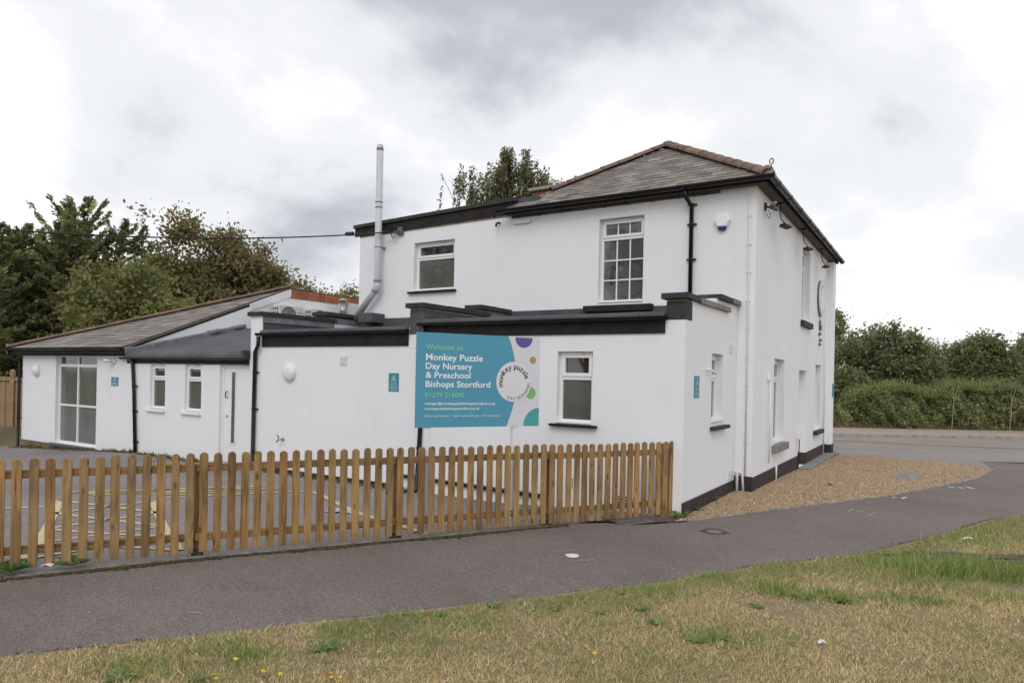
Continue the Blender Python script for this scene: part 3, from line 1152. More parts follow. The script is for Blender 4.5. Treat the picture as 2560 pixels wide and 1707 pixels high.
def slate_face(parent, e0, e1, apex, course, width, name_field='slate_field', lap=1.55, apex2=None, limit=300):
    """slates on a triangular (or trapezoid) roof face: eave e0 -> e1, top apex (-> apex2); each slate its own piece"""
    e0, e1, ap = Vector(e0), Vector(e1), Vector(apex)
    ap2 = Vector(apex2) if apex2 is not None else ap
    xd = (e1 - e0).normalized()
    n = xd.cross(ap - e0).normalized()
    if n.z < 0:
        n = -n
    yd = n.cross(xd)
    if yd.dot(ap - e0) < 0:
        yd = -yd
    L = (e1 - e0).length
    H = (ap - e0).dot(yd)
    lx0, lx1 = (ap - e0).dot(xd), (ap2 - e0).dot(xd)
    # base sheet under the slates
    mb = MB()
    th = n * 0.05
    top = [e0, e1, ap2] + ([ap] if apex2 is not None else [])
    k = len(top)
    vs = [tuple(p - n * 0.012) for p in top] + [tuple(p - th) for p in top]
    mb._add(vs, [tuple(range(k)), tuple(range(k, 2 * k))[::-1]] + [(i, (i + 1) % k, k + (i + 1) % k, k + i) for i in range(k)])
    mb.build('sarking', name_field, parent)
    rot = Matrix((xd, yd, n)).transposed().to_euler()
    t = 0.006
    l = course * lap
    shared = {}

    def slate_mesh(x0, x1, y0, y1, cl0, cl1, cr0, cr1, key=None):
        # trapezoid between slanted cuts
        mb = MB()
        mb.hexa([(cl0, y0, 0.0), (cr0, y0, 0.0), (cr1, y1, -t), (cl1, y1, -t), (cl0, y0, t), (cr0, y0, t), (cr1, y1, 0.0), (cl1, y1, 0.0)])
        return mb.mesh('slate')
    count = 0
    rows = int(H / course)
    for r in range(rows + 1):
        y0 = r * course
        y1 = min(y0 + l, H)
        if y1 - y0 < 0.04:
            break
        def bl(y): return lx0 * y / H
        def br(y): return L + (lx1 - L) * y / H
        x = -width * (0.5 if r % 2 else 0.0) - 0.02
        while x < L:
            xa, xb = x + 0.002, x + width - 0.002
            x += width
            cl0, cl1 = max(xa, bl(y0)), max(xa, bl(y1))
            cr0, cr1 = min(xb, br(y0)), min(xb, br(y1))
            if cr0 - cl0 < 0.015:
                continue
            full = cl0 == xa and cr0 == xb and cl1 == xa and cr1 == xb and y1 == y0 + l
            if cr1 < cl1:
                cr1 = cl1 = min(max((cr1 + cl1) / 2, cl0), cr0)
            if full:
                if 'f' not in shared:
                    shared['f'] = slate_mesh(0, 0, 0, l, 0, 0, width - 0.004, width - 0.004)
                    shared['f'].materials.append(M('slate'))
                me = shared['f']
                ox, oy = xa, y0
            else:
                me = slate_mesh(0, 0, 0, y1 - y0, 0, cl1 - cl0, cr0 - cl0, cr1 - cl0)
                # slate_mesh expects y from 0
                me.materials.append(M('slate'))
                ox, oy = cl0, y0
            j = random.uniform(-0.006, 0.006)
            p = e0 + xd * ox + yd * (oy + j) + n * random.uniform(0.004, 0.009)
            o = inst('slate', me, parent, p, rot)
            o.rotation_euler.rotate_axis('X', -0.014 + random.uniform(-0.006, 0.006))
            o.rotation_euler.rotate_axis('Z', random.uniform(-0.008, 0.008))
            count += 1
    return count


def hip_tiles(parent, p0, p1, r=0.11, length=0.33, mat='clay_tile', flat=0.72):
    """half-round hip tiles laid from p0 (bottom) to p1 (top)"""
    p0, p1 = Vector(p0), Vector(p1)
    d = (p1 - p0)
    L = d.length
    n = max(1, round(L / length))
    l = L / n
    mb = MB()
    q = 9
    vs, fs = [], []
    for y, rr in ((-0.02, r), (0.035, r * 1.0), (0.036, r * 0.955), (l + 0.035, r * 0.90)):
        for k in range(q):
            a = math.pi * k / (q - 1)
            vs.append((rr * math.cos(a), y, rr * math.sin(a) * flat))
        for k in range(q):
            a = math.pi * (q - 1 - k) / (q - 1)
            vs.append(((rr - 0.018) * math.cos(a), y, (rr - 0.018) * math.sin(a) * flat - 0.002))
    m = 2 * q
    for i in range(3):
        for k in range(m):
            k2 = (k + 1) % m
            fs.append((i * m + k, i * m + k2, (i + 1) * m + k2, (i + 1) * m + k))
    fs.append(tuple(range(m)))
    fs.append(tuple(range(3 * m, 4 * m))[::-1])
    mb._add(vs, fs)
    me = mb.mesh('ridge_tile')
    me.materials.append(M(mat))
    yd = d.normalized()
    xd = yd.cross(Vector((0, 0, 1))).normalized()
    zd = xd.cross(yd)
    rot = Matrix((xd, yd, zd)).transposed().to_euler()
    for i in range(n):
        p = p0 + yd * (i * l) + zd * (0.005 + random.uniform(-0.004, 0.004))
        o = inst('ridge_tile', me, parent, p, rot)
        o.rotation_euler.rotate_axis('Z', random.uniform(-0.02, 0.02))


def coping_run(parent, x0, x1, y0, y1, z0, z1, n, mat, axis='y', over=0.0):
    """coping stones in a row, each its own piece"""
    for i in range(n):
        if axis == 'y':
            a, b = y0 + (y1 - y0) * i / n + 0.004, y0 + (y1 - y0) * (i + 1) / n - 0.004
            xx = (x0, x1, a, b)
        else:
            a, b = x0 + (x1 - x0) * i / n + 0.004, x0 + (x1 - x0) * (i + 1) / n - 0.004
            xx = (a, b, y0, y1)
        mb = MB()
        dz = random.uniform(-0.005, 0.005)
        mb.hexa([(xx[0], xx[2], z0 + dz), (xx[1], xx[2], z0 + dz), (xx[1], xx[3], z0 + dz), (xx[0], xx[3], z0 + dz),
                 (xx[0] + 0.004, xx[2], z1 + dz), (xx[1] - 0.004, xx[2], z1 + dz), (xx[1] - 0.004, xx[3], z1 + dz), (xx[0] + 0.004, xx[3], z1 + dz)])
        mb.build('coping_stone', mat, parent, bevel=0.006)


# ------------------------------------------------------------------ the two-storey house
def build_house():
    H = empty('house', ORG, BROT)
    tag(H, 'white two-storey house with slate hipped roof and clay hip tiles', 'house')
    TA, TB = wall_front(2.5), wall_end(0.25)
    winR = (-2.36, -1.545, 2.975, 4.41)
    winL = (-6.495, -5.465, 3.37, 4.355)
    mb = MB(TA)
    wall_mesh(mb, -8.02, -0.03, -0.35, 4.66, 0.28, [winR, winL])
    mb.build('side_wall', 'white_render', H)
    up = (6.55, 7.50, 2.95, 4.43)
    w1 = (4.03, 4.92, 0.62, 2.08)
    dr = (6.42, 7.28, -0.05, 1.925)
    w2 = (8.50, 9.28, 0.60, 2.085)
    mb = MB(TB)
    wall_mesh(mb, 2.5, 10.45, -0.35, 4.66, 0.28, [up, w1, dr, w2])
    mb.build('front_wall', 'white_render', H)
    mb = MB()
    mb.box(-8.02, -7.75, 2.78, 10.45, -0.35, 4.55)
    mb.box(-7.75, -0.03, 10.17, 10.449, -0.35, 4.6)
    mb.build('back_wall', 'white_render', H)
    mb = MB()
    mb.box(0.25, 0.40, 10.02, 10.40, -0.35, 4.62)
    mb.build('pilaster', 'white_render', H, bevel=0.01)
    # black plinth along the front
    for i, (a, b, zt) in enumerate(((2.492, 6.42, 0.215), (7.28, 10.02, 0.195))):
        mb = MB(TB)
        mb.box(a, b, -0.02, 0.02, -0.3, zt)
        mb.build('plinth', 'plinth_paint', H, bevel=0.006)
    mb = MB()
    mb.box(-0.004, 0.268, 2.478, 2.499, -0.3, 0.235)
    mb.build('plinth', 'plinth_paint', H)
    mb = MB()
    mb.box(0.27, 0.415, 10.005, 10.415, -0.3, 0.175)
    mb.build('plinth', 'plinth_paint', H, bevel=0.006)
    mb = MB(TB)
    mb.box(7.262, 7.285, -0.012, 0.16, -0.3, 0.20)
    mb.build('plinth', 'plinth_paint', H)
    # concrete step along the foot of the wall
    mb = MB()
    mb.box(0.272, 0.50, 6.30, 10.0, -0.25, -0.02)
    mb.build('doorstep', 'slab_grey', H, bevel=0.012)
    mb = MB()
    mb.box(0.1, 0.55, 5.98, 6.29, -0.25, -0.055)
    mb.build('doorstep', 'slab_grey', H, bevel=0.012)
    mb = MB()
    mb.box(0.42, 0.56, 9.9, 10.5, -0.25, -0.03)
    mb.build('doorstep', 'slab_grey', H, bevel=0.012)
    # windows
    fr, r = window(H, TA, *winR, ztr=4.075, depth=0.10, top='pane_grey', bot='pane_grey', bars=(3, 3), fw=0.05, sill=None)
    mb = MB(TA)
    arc_text(mb, 'monkey puzzle', -1.86, 3.40, 0.275, -112, 78, 0.155, 0.124, bold=0.028)
    arc_text(mb, 'DAY NURSERIES', -1.86, 3.40, 0.36, 205, 98, 0.075, 0.124, inside=True, bold=0.01)
    mb.build('window_lettering', 'film_print_dark', fr)
    mb = MB(TA)
    mb.box(-2.58, -1.35, -0.14, -0.001, 2.812, 2.918)
    mb.build('window_ledge', 'black_board', H, bevel=0.008)
    fr, r = window(H, TA, *winL, ztr=4.03, depth=0.10, top='pane_dark', bot='pane_film', fw=0.055, sill=(-6.61, -5.40, 3.322, 3.36, 0.07))
    mb = MB(TA)
    arc_text(mb, 'monkey puzzle', -5.95, 3.70, 0.150, -112, 78, 0.085, 0.124, bold=0.01)
    arc_text(mb, 'DAY NURSERIES', -5.99, 3.70, 0.195, 205, 98, 0.034, 0.124, inside=True)
    mb.build('window_lettering', 'film_print', fr)
    window(H, TB, *up, ztr=4.05, depth=0.12, top='pane_dark', bot='pane_grey', sill=(6.46, 7.62, 2.815, 2.93, 0.07), sill_mat='coping_dark')
    window(H, TB, *w1, ztr=1.70, depth=0.12, top='pane_dark', bot='pane_grey', sill=(3.93, 5.02, 0.475, 0.60, 0.09), sill_mat='coping_worn')
    window(H, TB, *w2, ztr=1.72, depth=0.115, top='pane_dark', bot='pane_dark', sill=(8.33, 9.40, 0.50, 0.59, 0.09), sill_mat='coping_dark', white_sill=False)
    mb = MB(TB)
    mb.box(dr[0] + 0.002, dr[1] - 0.002, 0.165, 0.21, -0.05, dr[3] - 0.002)
    d = mb.build('door', 'white_plastic', H)
    mb = MB(TB)
    mb.box(6.56, 7.14, 0.155, 0.164, 0.95, 1.7)
    mb.build('door_panel', 'white_board', d, bevel=0.004)
    mb = MB(TB)
    mb.cyl((6.50, 0.14, 0.85), (6.50, 0.14, 0.98), 0.012, 8)
    mb.build('handle', 'steel', d)
    # flat roof over the rear half, deep black fascia running down to the left
    mb = MB()
    mb.hexa([(-8.15, 2.47, 4.62), (-4.05, 2.47, 4.695), (-4.05, 2.5, 4.695), (-8.15, 2.5, 4.62), (-8.15, 2.47, 4.86), (-4.05, 2.47, 4.985), (-4.05, 2.5, 4.985), (-8.15, 2.5, 4.86)])
    f = mb.build('fascia', 'black_board', H, bevel=0.004)
    mb = MB()
    mb.hexa([(-8.17, 2.43, 4.795), (-4.0, 2.43, 4.915), (-4.0, 2.469, 4.915), (-8.17, 2.469, 4.795), (-8.17, 2.43, 4.87), (-4.0, 2.43, 4.995), (-4.0, 2.469, 4.995), (-8.17, 2.469, 4.87)])
    mb.build('drip_edge', 'coping_dark', f, bevel=0.01)
    mb = MB()
    mb.hexa([(-8.17, 2.501, 4.66), (-3.6, 2.501, 4.75), (-3.6, 10.5, 4.75), (-8.17, 10.5, 4.66), (-8.17, 2.501, 4.865), (-3.6, 2.501, 4.98), (-3.6, 10.5, 4.98), (-8.17, 10.5, 4.865)])
    mb.build('flat_roof', 'roof_felt', H)
    mb = MB()
    mb.hexa([(-8.02, 2.488, 4.60), (-4.2, 2.488, 4.655), (-4.2, 2.5, 4.655), (-8.02, 2.5, 4.60), (-8.02, 2.488, 4.625), (-4.2, 2.488, 4.70), (-4.2, 2.5, 4.70), (-8.02, 2.5, 4.625)])
    mb.build('wall_batten', 'dirt_strip', H)
    for i in range(8):
        x = -7.6 + i * 0.44
        z = 4.612 + (x + 8.02) * 0.0145
        mb = MB()
        mb.box(x - 0.015, x + 0.015, 2.47, 2.487, z, z + 0.03)
        mb.build('batten_clip', 'black_board', H)
    # end cap of the flat roof's own gutter, at the far corner
    mb = MB()
    mb.tube([(-8.36, 2.42, 4.70), (-8.17, 2.44, 4.69)], 0.045, 10)
    mb.build('gutter_stub', 'black_plastic', H)
    # hipped slate roof
    roof = empty('roof', (0, 0, 0), 0, H)
    EZ = 4.74
    c0, c1, c2, c3 = (-4.22, 2.30, EZ), (0.46, 2.30, EZ), (0.46, 10.65, EZ), (-4.22, 10.65, EZ)
    A0, A1 = (-1.88, 4.50, 6.17), (-1.88, 8.45, 6.17)
    n = slate_face(roof, c0, c1, A0, 0.158, 0.235)
    # the other three faces, seen only edge-on
    mb = MB()
    mb._add([c1, c2, A1, A0, tuple(Vector(c1) - Vector((0, 0, .05))), tuple(Vector(c2) - Vector((0, 0, .05))), tuple(Vector(A1) - Vector((0, 0, .05))), tuple(Vector(A0) - Vector((0, 0, .05)))],
            [(0, 1, 2, 3), (7, 6, 5, 4), (0, 4, 5, 1), (1, 5, 6, 2), (2, 6, 7, 3), (3, 7, 4, 0)])
    mb._add([c3, c0, A0, A1, tuple(Vector(c3) - Vector((0, 0, .05))), tuple(Vector(c0) - Vector((0, 0, .05))), tuple(Vector(A0) - Vector((0, 0, .05))), tuple(Vector(A1) - Vector((0, 0, .05)))],
            [(0, 1, 2, 3), (7, 6, 5, 4), (0, 4, 5, 1), (1, 5, 6, 2), (2, 6, 7, 3), (3, 7, 4, 0)])
    mb._add([c2, c3, A1], [(0, 1, 2)])
    mb.build('roof_slopes', 'slate_field', roof)
    up_ = Vector((0, 0, 0.02))
    hip_tiles(roof, Vector(c1) + Vector((-0.03, 0.03, 0.02)), Vector(A0) + up_, 0.125, 0.30)
    hip_tiles(roof, Vector((-3.55, 2.93, 5.15)), Vector(A0) + up_, 0.115, 0.34)
    hip_tiles(roof, Vector(A0) + up_, Vector(A1) + up_, 0.12, 0.34)
    # mortar plug and iron hip hook at the near corner
    mb = MB()
    mb.lathe([(0.10, 0.0), (0.10, 0.02), (0.0, 0.02)], (0.43, 2.32, EZ + 0.05), 14, 'y')
    mb.build('hip_mortar', 'mortar', roof)
    mb = MB()
    pts = [(0.45, 2.32, EZ + 0.05), (0.49, 2.28, EZ + 0.09), (0.50, 2.27, EZ + 0.145)]
    cx, cz = 0.50, EZ + 0.185
    for k in range(13):
        a = -math.pi / 2 + k * math.pi * 1.75 / 12
        pts.append((cx + 0.036 * math.cos(a) * 0.85, 2.27 + 0.036 * math.cos(a) * -0.5, cz + 0.04 * math.sin(a)))
    mb.tube(pts, 0.009, 6)
    mb.build('hip_iron', 'dark_band', roof, smooth=True)
    # soffit, fascia, gutters
    mb = MB()
    mb.box(-4.2, 0.40, 2.36, 2.499, 4.655, 4.685)
    mb.box(0.252, 0.40, 2.5, 10.6, 4.655, 4.685)
    mb.build('soffit', 'bark', H)
    mb = MB()
    mb.box(-4.22, 0.42, 2.335, 2.359, 4.65, 4.76)
    mb.box(0.401, 0.425, 2.36, 10.62, 4.65, 4.76)
    mb.build('fascia', 'black_board', H)
    gutter('gutter', H, wall_front(2.335), -4.32, 0.55, 4.735, 0.062, -0.064)
    gutter('gutter', H, wall_end(0.425), 2.25, 10.75, 4.735, 0.062, -0.064)
    mb = MB(TA)
    for i in range(9):
        mb.box(-4.0 + i * 0.43, -3.965 + i * 0.43, -0.03, -0.001, 4.60, 4.63)
    mb.box(-4.15, -0.30, -0.014, -0.002, 4.607, 4.652)
    mb.build('wall_batten', 'bark', H)
    # downpipe, cable conduit
    downpipe(H, TA, [(-0.80, -0.20, 4.70), (-0.80, -0.20, 4.58), (-0.735, -0.055, 4.44), (-0.735, -0.055, 2.80)], 0.034,
             [(-0.735, -0.055, 4.16), (-0.735, -0.055, 3.60), (-0.735, -0.055, 4.47)])
    pts = [(-0.29, -0.016, 4.605), (-0.10, -0.016, 4.60)]
    for k in range(7):
        a = k * math.pi / 2 / 6
        pts.append((-0.02 + 0.17 * math.sin(a), -0.016, 4.43 + 0.17 * math.cos(a)))
    pts += [(0.155, -0.016, 3.4), (0.16, -0.016, 0.25)]
    mb = MB(TA)
    mb.tube(pts, 0.014, 8)
    c = mb.build('cable_conduit', 'white_pipe', H, smooth=True)
    for i in range(9):
        mb = MB(TA)
        z = 4.2 - i * 0.43
        mb.box(0.12, 0.185, -0.022, 0.0, z, z + 0.016)
        mb.build('conduit_clip', 'white_pipe', c)
    # little pipes along the foot of the front wall
    for y, z0, z1, r in ((4.15, -0.05, 0.25, 0.016), (9.62, -0.05, 4.2, 0.016), (3.55, 0.35, 1.75, 0.012)):
        mb = MB(TB)
        mb.tube([(y, -0.04, z0), (y, -0.04, z1)], r, 8)
        mb.build('waste_pipe', 'white_pipe', H, smooth=True)
    mb = MB(TB)
    mb.box(3.50, 3.62, -0.05, -0.001, 1.70, 1.80)
    mb.build('junction_box', 'white_plastic', H, bevel=0.006)
    # chimney stub with a slab cap behind the left hip
    ch = empty('chimney', (0, 0, 0), 0, H)
    mb = MB()
    mb.box(-4.10, -3.62, 3.20, 3.62, 4.9, 5.265)
    mb.build('stack', 'red_clay', ch, bevel=0.01)
    mb = MB()
    mb.box(-4.18, -3.52, 3.12, 3.95, 5.268, 5.33)
    mb.build('cap', 'concrete', ch, bevel=0.01)
    return H


# ------------------------------------------------------------------ low front extension with parapets
def build_extension():
    E = empty('front_extension', ORG, BROT)
    tag(E, 'low white flat-roofed extension with black fascias and coping along the house', 'extension')
    TA, TB = wall_front(0.0), wall_end(0.0)
    win = (-1.775, -1.245, 1.07, 2.04)
    mb = MB(TA)
    wall_mesh(mb, -8.30, 0.0, -0.5, 2.43, 0.24, [win])
    mb.build('front_wall', 'white_render', E)
    ew = (1.17, 1.73, 1.11, 2.06)
    mb = MB(TB)
    wall_mesh(mb, 0.24, 2.495, -0.4, 2.70, 0.24, [ew])
    mb.build('end_wall', 'white_render', E)
    window(E, TA, *win, ztr=1.685, depth=0.075, top='pane_dark', bot='pane_film', sill=(-1.86, -1.16, 1.022, 1.058, 0.07), fw=0.05)
    window(E, TB, *ew, ztr=1.70, depth=0.10, top='pane_dark', bot='pane_pale', sill=(1.13, 1.90, 1.0, 1.05, 0.08), sill_mat='coping_dark', fw=0.05)
    # plinth of the end wall
    mb = MB(TB)
    mb.box(-0.02, 2.42, -0.022, 0.0, -0.3, 0.175)
    mb.build('plinth', 'plinth_paint', E, bevel=0.006)
    # thin black ledge low on the front wall, and a dark base course under the middle part
    mb = MB(TA)
    mb.hexa([(-4.52, -0.05, 0.062), (-2.0, -0.05, 0.012), (-2.0, 0, 0.012), (-4.52, 0, 0.062), (-4.52, -0.05, 0.10), (-2.0, -0.05, 0.065), (-2.0, 0, 0.075), (-4.52, 0, 0.112)])
    mb.build('ledge', 'black_plastic', E, bevel=0.006)
    mb = MB(TA)
    mb.box(-8.30, -4.60, -0.018, 0.0, -0.4, -0.065)
    mb.build('base_course', 'plinth_paint', E, bevel=0.005)
    # roofs: lean-to felt rising to the house wall, rounded felt front edge
    for nm, x0, x1, ze, zb, fz0, fz1 in (('right', -4.12, -0.25, 2.535, 2.70, 2.265, 2.43), ('middle', -7.97, -4.43, 2.44, 2.64, 2.13, 2.335)):
        mb = MB()
        mb.prism([(-0.06, ze - 0.085), (-0.075, ze - 0.06), (-0.06, ze - 0.015), (-0.02, ze), (2.499, zb), (2.499, zb - 0.12), (0.0, ze - 0.11)], 0, x0, x1)
        mb.build('felt_roof', 'roof_felt', E, bevel=0.01)
        for k in range(int((x1 - x0) / 0.95)):
            xl = x0 + 0.62 + k * 0.95 + random.uniform(-0.05, 0.05)
            mb = MB()
            e = 0.005
            mb.prism([(-0.06 - e, ze - 0.085), (-0.075 - e, ze - 0.06), (-0.06 - e, ze - 0.015 + e), (-0.02, ze + e), (2.46, zb - 0.003 + e), (2.46, zb - 0.06), (0.0, ze - 0.10)], 0, xl, xl + 0.07)
            mb.build('felt_lap', 'roof_felt', E, bevel=0.003)
        mb = MB(TA)
        mb.box(x0 + 0.02, x1 - 0.005, -0.024, 0.0, fz0, fz1)
        mb.build('fascia', 'black_board', E, bevel=0.004)
        gutter('gutter', E, wall_front(-0.025), x0 - 0.05, x1 + 0.02, fz1 + 0.045, 0.05, -0.052)
        mb = MB()
        mb.box(x0, x1, 2.47, 2.497, zb - 0.05, 2.885 if nm == 'right' else 2.84)
        mb.build('upstand', 'roof_felt', E, bevel=0.006)
    # right-hand parapet on the end wall
    mb = MB(TA)
    mb.box(-0.245, 0.003, -0.004, 0.25, 2.432, 2.66)
    mb.build('parapet_end', 'coping_dark', E)
    mb = MB(TA)
    mb.box(-0.24, -0.005, 0.002, 0.24, 2.66, 2.683)
    mb.build('mortar_bed', 'mortar', E)
    mb = MB()
    mb.box(-0.245, -0.241, 0.25, 2.49, 2.43, 2.68)
    mb.build('parapet_face', 'roof_felt', E)
    coping_run(E, -0.30, 0.05, -0.07, 0.50, 2.684, 2.757, 1, 'coping_dark')
    coping_run(E, -0.30, 0.05, 0.50, 1.95, 2.684, 2.757, 3, 'coping_worn')
    mb = MB(TB)
    mb.box(1.30, 2.49, 0.004, 0.235, 2.70, 2.83)
    mb.build('mortar_bed', 'white_render', E)
    coping_run(E, -0.30, 0.06, 1.40, 2.05, 2.832, 2.905, 1, 'coping_dark')
    coping_run(E, -0.30, 0.06, 2.05, 2.49, 2.832, 2.905, 1, 'coping_worn')
    # middle parapet between the two roofs
    mb = MB()
    mb.box(-4.42, -4.13, -0.005, 2.49, 2.30, 2.69)
    mb.build('parapet', 'roof_felt', E, bevel=0.01)
    mb = MB()
    mb.box(-4.415, -4.14, 0.0, 1.7, 2.69, 2.722)
    mb.build('mortar_bed', 'mortar', E)
    coping_run(E, -4.47, -4.09, -0.07, 1.80, 2.724, 2.80, 3, 'coping_dark')
    mb = MB()
    mb.box(-4.40, -4.15, 1.55, 2.49, 2.69, 2.835)
    mb.build('mortar_bed', 'mortar', E)
    coping_run(E, -4.47, -4.09, 1.50, 2.49, 2.837, 2.915, 2, 'coping_dark')
    # white edge of the wall beside the middle roof, above the board
    mb = MB(TA)
    mb.prism([(-4.42, 2.10), (-4.14, 2.10), (-4.14, 2.42), (-4.25, 2.42), (-4.42, 2.30)], 1, -0.004, -0.001)
    mb.build('wall_patch', 'white_render', E)
    # left parapet with white pier, lead flashing
    mb = MB()
    mb.box(-8.30, -7.98, 0.001, 2.49, 2.43, 2.705)
    mb.build('parapet', 'white_render', E)
    mb = MB()
    mb.box(-7.979, -7.974, 0.02, 2.49, 2.43, 2.60)
    mb.build('parapet_face', 'roof_felt', E)
    mb = MB()
    mb.hexa([(-7.978, 0.01, 2.585), (-7.955, 0.01, 2.585), (-7.955, 1.75, 2.60), (-7.978, 1.75, 2.60), (-7.978, 0.01, 2.695), (-7.962, 0.01, 2.695), (-7.962, 1.75, 2.70), (-7.978, 1.75, 2.70)])
    mb.build('lead_flashing', 'lead_sheet', E)
    mb = MB()
    mb.hexa([(-7.978, 1.6, 2.70), (-7.955, 1.6, 2.70), (-7.955, 2.45, 2.70), (-7.978, 2.45, 2.70), (-7.978, 1.6, 2.80), (-7.962, 1.6, 2.80), (-7.962, 2.45, 2.80), (-7.978, 2.45, 2.80)])
    mb.build('lead_flashing', 'lead_sheet', E)
    coping_run(E, -8.36, -7.93, -0.05, 1.80, 2.706, 2.785, 3, 'coping_dark')
    mb = MB()
    mb.box(-8.28, -7.99, 1.55, 2.49, 2.705, 2.835)
    mb.build('mortar_bed', 'roof_felt', E)
    coping_run(E, -8.36, -7.93, 1.50, 2.49, 2.837, 2.915, 2, 'coping_dark')
    # air bricks and vents let into the walls
    mb = MB(TA)
    frame_rect(mb, -5.93, -5.77, 1.815, 1.975, 0.014, -0.016, 0.0)
    for i in range(3):
        mb.box(-5.918, -5.782, -0.02, -0.002, 1.835 + i * 0.045, 1.868 + i * 0.045)
    mb.build('air_vent', 'white_pipe', E)
    mb = MB(TB)
    for i in range(6):
        mb.box(2.07, 2.25, -0.012, -0.001, 2.105 + i * 0.023, 2.118 + i * 0.023)
    mb.build('air_vent', 'white_plastic', E)
    for x0, x1, z in ((-1.62, -1.46, 0.20), (-0.86, -0.60, 0.045)):
        mb = MB(TA)
        for i in range(4):
            for j in range(5):
                mb.box(x0 + (x1 - x0) * (j + 0.25) / 5, x0 + (x1 - x0) * (j + 0.7) / 5, -0.004, 0.0, z + i * 0.036, z + i * 0.036 + 0.018)
        mb.build('air_brick', 'black_plastic', E)
    mb = MB(TB)
    frame_rect(mb, 2.08, 2.24, 0.21, 0.36, 0.012, -0.012, 0.0)
    for i in range(4):
        mb.box(2.09, 2.23, -0.014, -0.001, 0.225 + i * 0.033, 0.245 + i * 0.033)
    mb.build('air_vent', 'white_plastic', E)
    # downpipes
    downpipe(E, TA, [(-7.98, -0.08, 2.32), (-7.98, -0.08, 2.16), (-8.10, -0.05, 2.03), (-8.11, -0.05, 1.2), (-8.12, -0.05, -0.14), (-8.12, -0.12, -0.2)], 0.036,
             [(-8.108, -0.05, 1.66), (-8.113, -0.05, 0.98), (-8.118, -0.05, 0.18)])
    downpipe(E, TA, [(-4.10, -0.07, 2.44), (-4.10, -0.07, 2.25), (-4.13, -0.05, 2.1), (-4.13, -0.05, 0.8), (-4.18, -0.05, -0.08), (-4.18, -0.12, -0.14)], 0.036,
             [(-4.145, -0.05, 0.55), (-4.13, -0.05, 1.5)])
    downpipe(E, TB, [(2.30, -0.05, 0.34), (2.33, -0.08, 0.30), (2.33, -0.08, -0.02)], 0.02, [], 'white_pipe')
    downpipe(E, TB, [(2.44, -0.05, 0.32), (2.47, -0.12, 0.28), (2.48, -0.14, -0.02)], 0.02, [], 'white_pipe')
    return E


